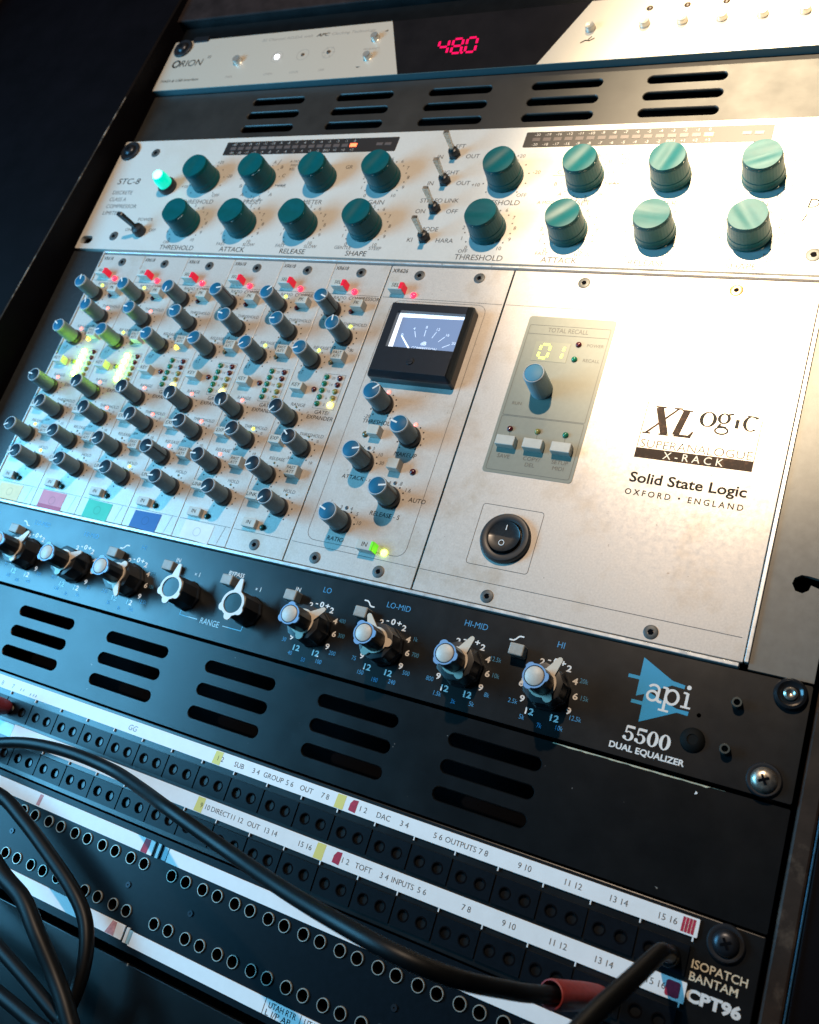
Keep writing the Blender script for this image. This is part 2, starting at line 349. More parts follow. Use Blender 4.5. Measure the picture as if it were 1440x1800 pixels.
# ------------------------------------------------------------------ lettering helper for seven segments
def seg7(b, ch, x, y, w, h, th, sl, z, on=0, off=None):
    pat = {'0': 'abcdef', '1': 'bc', '4': 'fgbc', '8': 'abcdefg'}[ch]
    P = {'a': ((0, h), (w, h)), 'b': ((w, h), (w, h/2)), 'c': ((w, h/2), (w, 0)), 'd': ((0, 0), (w, 0)), 'e': ((0, 0), (0, h/2)), 'f': ((0, h/2), (0, h)), 'g': ((0, h/2), (w, h/2))}
    for k, (p, q) in P.items():
        mi = on if k in pat else off
        if mi is None: continue
        d = Vector(q)-Vector(p); d.normalize(); g = th*0.62
        p2 = Vector(p)+d*g; q2 = Vector(q)-d*g
        f = lambda v: (x+v.x+sl*v.y, y+v.y)
        b.line([f(p2), f(q2)], th, z, mi)

# ------------------------------------------------------------------ converter at the top
def converter():
    t = thing('audio_converter', 'silver one unit converter with red 48.0 display and a row of chrome buttons', 'audio converter', 0, 333.3, 0)
    y0, y1 = -22.0, 22.6
    b = MB(); b.prism([(0, y0), (482.6, y0), (482.6, y1), (0, y1)], -5, -0.4); part('chassis_front', b, t, mats=mat('converter_edge_paint', (0.10, 0.16, 0.17), 0.4, 0.3))
    b = MB(); b.prism([(0.2, y0+.1), (197.2, y0+.1), (178.2, y1-.1), (0.2, y1-.1)], -0.4, 0, 0)
    b.prism([(286.6, y0+.1), (482.4, y0+.1), (482.4, y1-.1), (307.6, y1-.1)], -0.4, 0, 0)
    fp = part('front_panel', b, t, mats=BRUSHED)
    b = MB(); b.prism([(197.2, y0+.3), (286.6, y0+.3), (307.6, y1-.3), (178.2, y1-.3)], -0.4, -0.1, 0)
    dw = part('display_window', b, t, mats=GLASSD)
    b = MB()
    for i, ch in enumerate('480'): seg7(b, ch, 219.5+i*9.2, -8.6, 6.4, 11.2, 1.5, -0.10+0.0, 0.05)
    b.disc(234.6+1.4, -8.6, 0.9, 0.05, 0, 8)
    part('red_digits', b, dw, mats=SEGR)
    b = MB()
    b.text('ORION', 21, 1.6, 5.6, 0, w=27, shear=0.12, bold=0.0); b.ring(10.6, 1.6, 3.6, 3.0, 0.07, 0); b.text('32', 38.5, 6.0, 2.2, 0)
    b.text('MADI & USB Interface', 21, -13.8, 2.2, 0, w=34, shear=0.15)
    b.text('32 Channel AD/DA with', 100, 16.6, 2.3, 1, w=41, shear=0.15); b.text('AFC', 128.5, 16.6, 2.4, 0, w=10, shear=0.2, bold=0.02); b.text('Clocking Technology', 152, 16.6, 2.3, 1, w=33, shear=0.15)
    for s_, x in (('PWR', 64.5), ('OVEN', 97), ('LOCK', 118), ('10M', 139)): b.text(s_, x, -14.0, 1.8, 1)
    b.text('FREQUENCY', 171, 0.6, 1.4, 1)
    for x in (98.3, 118.9, 138.8):
        b.ring(x, 0.5, 4.6, 4.35, 0.05, 1, 20)
    for i in range(6): b.line([(138.8+2.6*cos(i*pi/3), 0.8+2.6*sin(i*pi/3)), (138.8+5.2*cos(i*pi/3), 0.8+5.2*sin(i*pi/3))], 0.3, 0.05, 1)
    b.flat([(175.5, 14.2), (178, 14.2), (177.6, 15.6)], 0.05, 0); b.flat([(164.5, -13.5), (168, -13.5), (166, -14.6)], 0.05, 0)
    for i in range(4): part('divider_mark', MB().line([(-1, -3.7), (1, 3.7)], 0.25, 0.05), fp, 352.5+20.2*i, 2.2, mats=INKL)
    b.line([(308.5, -8.5), (311, -6.8), (313.5, -7.2), (316, -5.6)], 0.8, 0.05, 2); b.line([(312.5, -6.5), (314.2, -4.2)], 0.6, 0.06, 2)
    part('printed_text', b, fp, mats=[INK, INKL, INKBR], smooth=0)
    def bt():
        b = MB(); b.lathe([(3.2, 0), (3.2, 0.2), (2.9, 0.4), (2.75, 2.6), (2.5, 3.1), (1.2, 3.0), (0.01, 2.9)], 24, c1=False); return b.mesh('push_button', [CHROME])
    me = shared('chromebtn', bt)
    for x, y, s_ in [(66.6, -0.9, 1.1), (171, 8.9, .95), (171, -6.6, .95), (312, 1.4, .95)]+[(342.2+20.15*i, 1.2, .95) for i in range(7)]:
        o = part('push_button', me, t, x, y, 0); o.scale = (s_, s_, 1)
    def dl(m_):
        b = MB(); b.lathe([(1.9, 0), (1.7, 0.5), (1.1, 0.95), (0.01, 1.1)], 16, c1=False); return b.mesh('indicator_light', [m_])
    part('indicator_light', dl(L_WHITE1), t, 98.3, 0.5, 0, label='lit white indicator light')
    db = shared('darkled', lambda: dl(mat('unlit_brown_led', (0.06, 0.035, 0.02), 0.3)))
    part('indicator_light', db, t, 118.9, 0.4).scale = (.7, .7, .7); part('indicator_light', db, t, 138.8, 0.8).scale = (.8, .8, .8)
    for i in range(7): part('indicator_light', db, t, 342.2+20.15*i, 12.9).scale = (.95, .95, .6)
    part('cup_washer', shared('wash', lambda: washer_mesh(7.6)), t, 10.5, 15.5, 0.2); part('rack_screw', shared('panb', lambda: pan_mesh(4.6, SCREWB)), t, 10.5, 15.5, 0.8)
    b = MB(); b.rbox(24, 22.6, 14, 4.6, 0.02, 1.2, 1.6, 0.5); part('mounting_clip', b, t, mats=SCREWB)
converter()

# ------------------------------------------------------------------ compressor with teal knobs
def teal_body():
    b = MB(); n = 72
    b.lathe([(9.9, 0.5), (9.9, 1.6), (9.55, 2.4), (9.5, 4.6), (9.25, 5.0), (8.95, 12.6), (8.75, 13.4)], n, rib=-0.004, ribn=1, c1=False)
    rings = []
    for r in (8.75, 8.45, 8.0, 7.4, 6.8, 6.2, 5.6, 5.0, 4.4, 3.8, 3.2, 2.6, 2.0, 1.4, 0.8, 0.3):
        rg = []
        for i in range(n):
            a = 2*pi*i/n; x, y = r*cos(a), r*sin(a)
            d = 0.85*exp(-((y+0.4)/3.6)**2)*(1-0.3*(x/8.5)**2)
            z = 14.9-d-(0.35 if r > 8.6 else 0)-0.35*(abs(y)/8.5)**2
            rg.append((x, y, z if r < 8.7 else 13.4+0.22*(1-d/0.85)))
        rings.append(rg)
    b.loft(rings, 0, False, True, sm=True)
    return b.mesh('knob', [TEAL], 28)
def dot_mesh():
    b = MB(); b.lathe([(0.85, 0), (0.8, 0.22), (0.01, 0.25)], 12, c1=False); return b.mesh('pointer_dot', [WHITEP])
def toggle(parent, x, y, tilt, power=False):
    b = MB(); b.lathe([(3.6, 0), (3.6, 1.2), (3.3, 1.5)], 6, c1=True); b.lathe([(2.9, 1.5), (2.9, 3.6), (2.4, 4.6), (1.4, 5.0)], 20)
    if power: b = MB(); b.lathe([(4.2, 0), (4.2, 3.5), (3.6, 5.0), (2.0, 5.6)], 20)
    o = part('toggle_switch', b, parent, x, y, mats=KNOBB)
    tx, ty = tilt; zt = 17.5 if not power else 16.5
    w0, w1 = (0.9, 1.6) if not power else (1.2, 2.2)
    rings = []
    for f in (0, .35, .8, .97, 1):
        w = (w0+(w1-w0)*f)*(0.8 if f == 1 else 1); d = 0.9 if not power else 1.1
        z = 3+(zt-3)*f; rings.append([(tx*f-w, ty*f-d, z), (tx*f+w, ty*f-d, z), (tx*f+w, ty*f+d, z), (tx*f-w, ty*f+d, z)])
    b = MB(); b.loft(rings, 0, True, True)
    part('toggle_lever', b, o, mats=(SCREWS if not power else KNOBB))
def compressor():
    t = thing('compressor', 'cream two unit compressor with sixteen teal knobs and a glowing green lamp', 'compressor', 0, 178.2, 0)
    Y = lambda y: y-178.2
    b = MB(); holes = [stadium(6.9, Y(185.2), 10.5, 6.2), stadium(475.7, Y(185.2), 10.5, 6.2), stadium(475.7, Y(259.4), 10.5, 6.2)]
    plate(rrect(241.3, Y(222.3), 482.6, 88.1, 1.0), holes, -3.2, 0, b)
    fp = part('front_panel', b, t, mats=CREAM)
    p = MB()
    p.text('STC-8', 10.2, Y(232.6), 4.6, 0, w=19.5, al='l', shear=0.1)
    for s_, y, w_ in (('DISCRETE', 223.4, 17.5), ('CLASS A', 217.8, 15), ('COMPRESSOR', 212.2, 27), ('LIMITER', 206.8, 15.2)): p.text(s_, 10.2, Y(y), 2.9, 1, w=w_, al='l')
    p.text('POWER', 50.5, Y(202), 2.3, 1, w=12.5); p.text('ON', 39.8, Y(193.8), 2.3, 1); p.text('OFF', 60.4, Y(193.8), 2.3, 1)
    KX = [(87, 130.5, 174.5, 217.5), (291.8, 335.5, 379, 422)]
    for ch in range(2):
        for k, x in enumerate(KX[ch]):
            top = ('THRESHOLD', 'PRESET', 'METER', 'GAIN')[k]; bot = ('THRESHOLD', 'ATTACK', 'RELEASE', 'SHAPE')[k]
            p.text(top, x-0.3, Y(216.2), 3.1, 1); p.text(bot, x-0.4, Y(181.3), 3.3, 0 if ch == 0 else 1)
            lo = (('OFF', ''), ('FAST', 'SLOW'), ('FAST', 'SLOW'), ('GENTLE', 'STEEP'))[k]
            p.text(lo[0], x-10.5, Y(185), 2.1, 1); p.text(lo[1], x+10.5, Y(185), 2.1, 1)
            for rowy, kind in ((232.0, k), (198.5, 9)):
                if kind == 9 or kind == 3:
                    for i in range(11):
                        a = radians(230-28*i); p.text(str(i), x+14.6*cos(a), Y(rowy)+14.6*sin(a), 2.2, 1)
                        a2 = radians(230-28*i-14)
                        if i < 10: p.disc(x+13.0*cos(a2), Y(rowy)+13.0*sin(a2), 0.45, 0.06, 1, 8)
                elif kind == 0:
                    for i, s_ in enumerate(('', '+10', '', '', '', '+20', '', '-20', '', 'OFF')):
                        a = radians(225-30*i); p.disc(x+12.6*cos(a), Y(rowy)+12.6*sin(a), 0.45, 0.06, 1, 8)
                        if s_: p.text(s_, x+17*cos(a), Y(rowy)+15.5*sin(a), 2.2, 1)
                elif kind == 1:
                    for i, s_ in enumerate(('A', 'B', 'C', 'VAR', 'A', 'B', 'C', 'A', 'B', 'C', 'VAR', 'A')):
                        a = radians(75-30*i); p.text(s_, x+15.2*cos(a)+(1.5 if s_ == 'VAR' and cos(a) > 0 else 0), Y(rowy)+14.6*sin(a), 2.4, 1); p.disc(x+12*cos(a), Y(rowy)+12*sin(a), 0.4, 0.06, 1, 8)
                    p.line([(x+11.2, Y(rowy-3.6)), (x+18.5, Y(rowy-3.6))], 0.35, 0.06, 1); p.line([(x-11.2, Y(rowy+1.6)), (x-18, Y(rowy+1.6))], 0.35, 0.06, 1)
                    p.line([(x+6.5, Y(rowy+12)), (x+8, Y(rowy+16))], 0.35, 0.06, 1); p.line([(x-1, Y(rowy-12)), (x-1, Y(rowy-16))], 0.35, 0.06, 1)
                    p.text('A MOD', x+19.5, Y(rowy+14.5), 1.9, 1); p.text('MAN', x+19.5, Y(rowy+11.6), 1.9, 1); p.text('REL', x+19, Y(rowy+8.7), 1.9, 1); p.text('A MOD', x-17, Y(216.4), 1.9, 1)
                elif kind == 2 and ch == 0:
                    p.text('GR', x+15.5, Y(rowy+9.5), 2.5, 1); p.text('VU', x-15, Y(rowy+9.5), 2.2, 1)
    for s_, l_, r_, y in (('LEFT', 'IN', 'OUT', 248.5), ('RIGHT', 'IN', 'OUT', 230.2), ('STEREO LINK', 'ON', 'OFF', 211.3), ('MODE', 'KI', 'HARA', 192.3)):
        p.text(s_, 257, Y(y+6.2), 2.7, 1); p.text(l_, 249.6-2, Y(y-1.0), 2.7, 1); p.text(r_, 263.5, Y(y-1.0), 2.7, 1, al='l')
    p.text('D', 446.5, Y(216.5), 5, 0, shear=0.15); p.line([(443.2, Y(206.5)), (444.6, Y(210.5))], 0.6, 0.06, 0)
    part('printed_text', p, fp, mats=[INK, INKG], smooth=0)
    body = shared('teal', teal_body); dm = shared('dot', dot_mesh)
    ang = [[80, 66, 79, 62, 176, 168, 164, 70], [50, 58, 72, 22, 176, 40, 170, -53]]
    for ch in range(2):
        for k in range(8):
            x = KX[ch][k % 4]; y = 232.0 if k < 4 else 198.5; a = radians(ang[ch][k])
            kn = part('knob', body, t, x, Y(y), 0, a)
            part('pointer_dot', dm, kn, 7.1, 0, 13.15)
    for x0 in (90.0, 295.2):
        b = MB(); b.rbox(63.2, 0, 126.6, 10.4, -0.4, 0.12, 0.8, 0.1); m_ = part('led_meter', b, t, x0, Y(257.7), mats=METERW)
        b = MB()
        for i, s_ in enumerate(('-20', '-19', '-16', '-12', '-11', '-10', '-9', '-8', '-7', '-6', '-5', '-4', '-3', '-2', '-1', '0')):
            b.text(s_, 6.6+6*i, 3.2, 1.7, 0, z=0.2); b.text(('-20', '-18', '-17', '-15', '-9', '-8', '-7', '-6', '-5', '-4', '-3', '-2', '0VU', '+1', '+2', '+3')[i], 6.6+6*i, -3.4, 1.7, 0, z=0.2)
        part('meter_scale', b, m_, mats=mat('grey_white_ink', (0.42, 0.40, 0.38), 0.5), smooth=0)
        b = MB()
        for i in range(15): b.rbox(6.6+6*i, 0, 4.3, 2.3, 0.1, 0.25, 0.1, 0.05)
        for x in (114.5, 120.2): b.rbox(x, 0.3, 4.3, 2.0, 0.1, 0.25, 0.1, 0.05)
        part('meter_segments', b, m_, mats=BAR0)
        b = MB(); b.rbox(96.6, 0, 4.6, 2.5, 0.1, 0.3, 0.1, 0.05); part('lit_meter_segment', b, m_, mats=BARLIT)
    for y in (248.5, 230.2, 211.3, 192.3): toggle(t, 256.4, Y(y), (0.6, 0.3))
    toggle(t, 51.5, Y(192), (-5.5, 1.5), True)
    b = MB(); b.lathe([(6.2, 0), (6.2, 3.0), (5.6, 4.0), (4.9, 4.0)], 28, c1=False); pl = part('power_lamp', b, t, 57.5, Y(227.2), mats=KNOBB)
    b = MB(); b.lathe([(4.9, 2), (4.9, 8.5), (4.3, 11), (3.3, 12.2)], 28, c1=False); part('lamp_rim', b, pl, mats=L_GREENR)
    b = MB(); b.lathe([(3.5, 12.0), (2.8, 13.2), (1.4, 13.9), (0.01, 14.1)], 24, c1=False); part('lamp_lens', b, pl, mats=L_GREEN1)
    hx = HEX()
    for x, y in ((31.7, 256), (29.8, 188.5), (451, 188.6), (451, 256)): part('panel_screw', hx, t, x, Y(y), 0).scale = (1.15, 1.15, 1)
    part('cup_washer', shared('wash', None), t, 8.2, Y(257.8), 0.2); part('rack_screw', shared('panb', None), t, 8.2, Y(257.8), 0.8)
compressor()

# ------------------------------------------------------------------ module rack frame
def rackframe():
    t = thing('module_rack_frame', 'silver edged module frame with dark grey rack ears around the seven knob modules', 'module rack', 0, 0, 0)
    b = MB(); b.rbox(14.0, 88.4, 28.0, 176.2, -3, -0.6, 0.8, 0.3); part('rack_ear', b, t, mats=mat('black_ear_paint', (0.020, 0.022, 0.024), 0.45, var=0.2, bump=0.2), label='black left rack ear')
    hk = [(468.6, 37.2), (469.2, 39.6), (471.4, 41.2), (474, 41.2), (490, 40.2), (490, 35.8), (475.4, 37.6), (474.8, 35.4), (472.8, 33.9), (470.2, 34.4)]
    hk2 = [(468.6, 136.2), (469.2, 138.6), (471.4, 140.2), (474, 140.2), (481, 139.2), (481, 134.8), (475.4, 136.6), (474.8, 134.4), (472.8, 132.9), (470.2, 133.4)]
    hk1 = [(min(x, 481.4), y) for x, y in hk]
    b = MB(); plate([(459.4, 0.4), (482.6, 0.4), (482.6, 176.6), (459.4, 176.6)], [hk1, hk2], -3, -0.5, b); part('rack_ear', b, t, mats=GREYEAR, label='dark grey right rack ear with hook slots')
    def ringbar(x0, x1, y0, y1): 
        b = MB(); b.rbox((x0+x1)/2, (y0+y1)/2, x1-x0, y1-y0, -4, 0.9, 0.25, 0.3); return b
    b = MB()
    for q in ((28.4, 29.4, 0.2, 176.4), (457.6, 459.2, 2.6, 176.4)): b.rbox((q[0]+q[1])/2, (q[2]+q[3])/2, q[1]-q[0], q[3]-q[2], -4, 0.7, 0.25, 0.25)
    b.rbox(243.6, 175.8, 427.6, 1.2, -4, 0.9, 0.25, 0.25); b.rbox(242.9, 1.0, 426.4, 1.6, -4, 0.8, 0.3, 0.3)
    part('frame_edge', b, t, mats=EDGE)
    b = MB(); b.box(29.5, 457.5, 2.0, 175.0, -6, -3); part('frame_back', b, t, mats=VOID)
rackframe()

def ssl_body():
    b = MB(); n = 60
    b.lathe([(4.95, 3.0), (4.85, 15.0)], n, rib=-0.012, ribn=1, c1=False)
    return b.mesh('knob', [KNOBG], 30)
def ssl_flange():
    b = MB(); b.lathe([(5.6, 0.4), (5.7, 1.0), (5.7, 2.4), (5.2, 3.1), (4.8, 3.1)], 36, c1=False); b.box(3.9, 5.02, -0.38, 0.38, 3.05, 15.05); return b.mesh('knob_base', [KNOBB])
def ssl_rim():
    b = MB(); b.lathe([(4.85, 15.0), (4.82, 15.5), (4.6, 15.75), (4.25, 15.75), (4.2, 15.5)], 36, c1=False); return b.mesh('knob_rim', [RIM])
def ssl_cap(m_):
    def f():
        b = MB(); b.lathe([(4.25, 15.4), (4.2, 15.75), (3.9, 15.95), (0.01, 16.05)], 32, c1=False); return b.mesh('knob_cap', [m_])
    return f
def ssl_ptr():
    b = MB(); b.box(0.9, 4.75, -0.42, 0.42, 15.8, 16.15); return b.mesh('pointer_line', [WHITEP])
def sslknob(parent, x, y, ang, cap, sc=1.0):
    k = part('knob', shared('sb', ssl_body), parent, x, y, 0, radians(ang)); k.scale = (sc, sc, 1)
    part('knob_base', shared('sf', ssl_flange), k); part('knob_rim', shared('sr', ssl_rim), k)
    part('knob_cap', shared('cap'+cap.name, ssl_cap(cap)), k); part('pointer_line', shared('sp', ssl_ptr), k)
    return k
def led_mesh(m_, r, h):
    def f():
        b = MB(); b.lathe([(r, 0), (r, h*0.35), (r*0.8, h*0.75), (r*0.45, h*0.95), (0.01, h)], 18, c1=False); return b.mesh('led', [m_])
    return shared(('led', m_.name, r, h), f)
def btn_mesh(w, h, z, m_, side=None):
    def f():
        b = MB(); b.rbox(0, 0, w, h, 0.1, z, 0.35, 0.35)
        return b.mesh('push_button', [m_])
    return shared(('btn', w, h, z, m_.name), f)

def module_print(dots626=False):
    p = MB()
    p.text('XR618', 8.6-3.6, 171.3, 2.2, 0, w=8.2, bold=0.01, shear=0.1)
    p.line([(1, 154.6), (34.4, 154.3)], 0.22, 0.05, 1); p.line([(1, 13.0), (34.4, 13.0)], 0.22, 0.05, 1)
    for s_, x, y, h_ in (('COMPRESSOR', 26.0, 152.4, 2.1), ('RATIO', 10.8, 152.3, 1.9), ('THRESHOLD', 26.3, 136.2, 1.8), ('RELEASE', 11.2, 120.5, 1.8), ('RANGE', 10.6, 85.7, 1.9), ('GATE/', 26.5, 83.0, 2.2), ('EXPANDER', 26.5, 79.8, 2.2), ('THRESHOLD', 25.5, 69.6, 1.8), ('RELEASE', 10.6, 53.9, 1.8), ('HOLD', 25.1, 37.7, 1.8)):
        p.text(s_, x, y, h_, 0 if 'GATE' in s_ or 'EXP' in s_ or 'COMP' in s_ else 1, shear=0.08)
    for i, s_ in enumerate(('20', '14', '10', '6', '3')): p.text(s_, 25.8, 103.3-3.95*i, 1.5, 1)
    p.line(rrect(26.2, 95.3, 13.0, 20.6, 0.2), 0.18, 0.05, 1, closed=True)
    p.text('10', 29.4, 122.0-1, 1.5, 1); p.text('0', 30.5, 66.6, 1.6, 1); p.text('10', 31.0, 54.6, 1.6, 1); p.text('-30', 17.0, 55.4, 1.6, 1); p.text('+10', 18.0, 121.3, 1.6, 1); p.text('20', 30.2, 120.5, 1.6, 1); p.text('0.1', 4.0, 104.6, 1.6, 1)
    for x, y in ((18.9, 143.9), (17.6, 112.3), (14.2, 95.5)): p.line([(x+2.3, y), (x+4, y+.6)], 0.2, 0.05, 1)
    for x, y in KNX:
        for i in range(11):
            a = radians(232-28.4*i)
            if abs(a-pi/2) > 0.2: p.disc(x+7.0*cos(a), y+7.0*sin(a), 0.42, 0.06, 0, 8)
    return p
KNX = [(9.9, 143.5), (23.4, 127.4), (9.6, 111.4), (9.2, 76.7), (23.5, 61.1), (9.0, 44.0), (23.3, 28.2)]
ANG = [[100, 110, 146, 172, -103, -150, -145], [125, 174, -160, -98, -96, -141, -150], [-88, 170, 175, -73, -93, -152, -148], [14, 169, -160, -88, -167, 0, -174], [50, -172, -140, -75, -142, -178, -135], [-20, 98, -157, -125, 140, -150, -134]]
O, Rd, G = None, L_RED1, L_YG1
STAT = [[G, Rd, Rd, Rd, O, G, G], [G, Rd, G, Rd, Rd, O, O], [O, O, O, Rd, Rd, O, G], [O, O, O, Rd, Rd, Rd, O], [G, O, G, Rd, G, Rd, O], [O, G, G, O, O, O, O]]
TAPES = [('yellow', 'yellow'), ('red', 'red'), ('green', 'green'), ('blue', 'blue'), ('white', 'cloudy white'), None]
MLAB = ['leftmost silver channel module marked with yellow tape and glowing green level lights', 'silver channel module marked with pink red tape and glowing green level lights', 'silver channel module marked with green tape, its release lamp lit amber', 'silver channel module marked with dark blue tape', 'silver channel module with faint white tape between the blue taped and untaped ones', 'silver channel module without tape, beside the module with the lit meter']
def channel(k):
    x0 = 29.7+35.5*k
    t = thing('channel_module', MLAB[k], 'channel module', x0, 0, 0, 'knob covered channel modules')
    def plate_():
        b = MB(); b.rbox(17.7, 88.3, 35.15, 171.8, -2, 0, 0.3, 0.15); return b.mesh('faceplate', [SILVER])
    fp = part('faceplate', shared('chface', plate_), t)
    part('printed_text', shared('chprint', lambda: module_print().mesh('printed_text', [INK, INKG], 0)), fp)
    for i, (x, y) in enumerate(KNX):
        sslknob(t, x, y, ANG[k][i], CAPB if i < 3 else CAPN, 0.885)
        sx, sy = x+0.8, y+7.4
        st = STAT[k][i]
        part('status_led', led_mesh(st, 0.95, 0.7) if st else led_mesh(L_OLV0, 0.7, 0.25), t, sx, sy)
    # buttons
    for nm, x, y, w, h, lab in (('SEL', 9.6, 158.6, 8.2, 4.6, 'SEL'), ('PK', 25.9, 146.4, 7.2, 4.8, 'PK'), ('FAST', 25.9, 114.8, 7.0, 5.6, 'FAST'), ('KEY', 8.3, 94.6, 7.4, 4.6, 'KEY'), ('EXP', 8.0, 62.9, 7.2, 4.6, 'EXP'), ('FAST', 24.6, 47.6, 7.0, 5.6, 'FAST'), ('LINK', 7.6, 31.0, 7.4, 4.6, 'LINK'), ('IN', 10.2, 17.0, 8.2, 4.6, 'IN')):
        hz = 5.2 if nm != 'IN' else 2.8
        bo = part('push_button', btn_mesh(w, h, hz, BTN), t, x, y)
        def tx(lab=lab, h=h, hz=hz):
            p = MB()
            if lab == 'FAST': p.text('FAST', 0, 1.1, 1.6, 0, z=hz+0.05); p.text('ATT', 0, -1.2, 1.6, 0, z=hz+0.05)
            else: p.text(lab, 0, 0.2, 2.0, 0, z=hz+0.05, shear=0.08)
            return p.mesh('button_text', [INK], 0)
        part('button_text', shared(('bt', lab, hz), tx), bo)
        if nm == 'SEL':
            def side():
                b = MB(); b.box(4.12, 4.35, -2.1, 2.1, 0.1, 5.0); b.box(2.2, 4.1, -2.0, 2.0, 5.22, 5.3); return b.mesh('lit_side', [L_REDBTN])
            part('lit_side', shared('selside', side), bo)
    for x, y, m_, r, h in ((18.8, 156.2, L_PINK1, 1.75, 2.0), (21.2, 143.9, L_RED0, 1.5, 1.4), (20.6, 112.3, L_AMB1 if k in (0, 2) else L_OLV0, 1.6 if k in (0, 2) else 1.45, 1.4), (16.7, 95.5, L_RED0 if k > 1 else L_OLV0, 1.5, 1.4), (19.8, 46.4, L_OLV0, 1.45, 1.3), (17.6, 16.4, mat('unlit_dark_green_led', (0.008, 0.06, 0.045), 0.3), 1.6, 1.4)):
        part('led', led_mesh(m_, r, h), t, x, y)
    for i in range(5):
        y = 103.4-3.95*i
        part('level_led', led_mesh(L_LIME1 if k < 2 else L_GRN0, 1.55, 1.5), t, 21.7, y)
        m_ = L_RED0 if i < 2 else L_YEL0
        if i == 4 and k in (2, 3, 5): m_ = L_YEL1
        part('level_led', led_mesh(m_, 1.55, 1.5), t, 29.8, y)
    part('panel_screw', HEX(), t, 18.1, 168.8); 
    if k == 5: part('panel_screw', HEX(), t, 16.6, 7.0)
    else:
        b = MB(); xs = (5.2, 4.6, 4.2, 5.6, 4.6)[k]
        b.line([(29.5, 2.8), (31.3, 12.8)], 0.2, 0.05, 0); part('printed_line', b, fp, mats=INKG, smooth=0)
        col, nm = TAPES[k]
        j = [random.uniform(-.5, .5) for _ in range(8)]
        q = [(5.4+j[0], 2.5+j[1]), (24.2+j[2], 2.2+j[3]), (24.4+j[4], 12.6+j[5]), (5.4+j[6], 12.3+j[7])]
        b = MB(); b.prism(q, 0.03, 0.16)
        if k == 1: b.prism([(5.3, 2.0), (24.0, 1.7), (24.1, 4.2), (5.4, 4.4)], 0.17, 0.22, 1)
        b.ring(15, 7.2, 2.5, 2.1, 0.2 if k != 1 else 0.2, 2, 18)
        dark = mat(col+'_tape_crease', tuple(c*0.72 for c in TAPE[col].node_tree.nodes['Principled BSDF'].inputs['Base Color'].default_value[:3]), 0.5)
        part('label_tape', b, t, mats=[TAPE[col], TAPE['crimson'], dark], label=nm+' marking tape')
for k in range(6): channel(k)

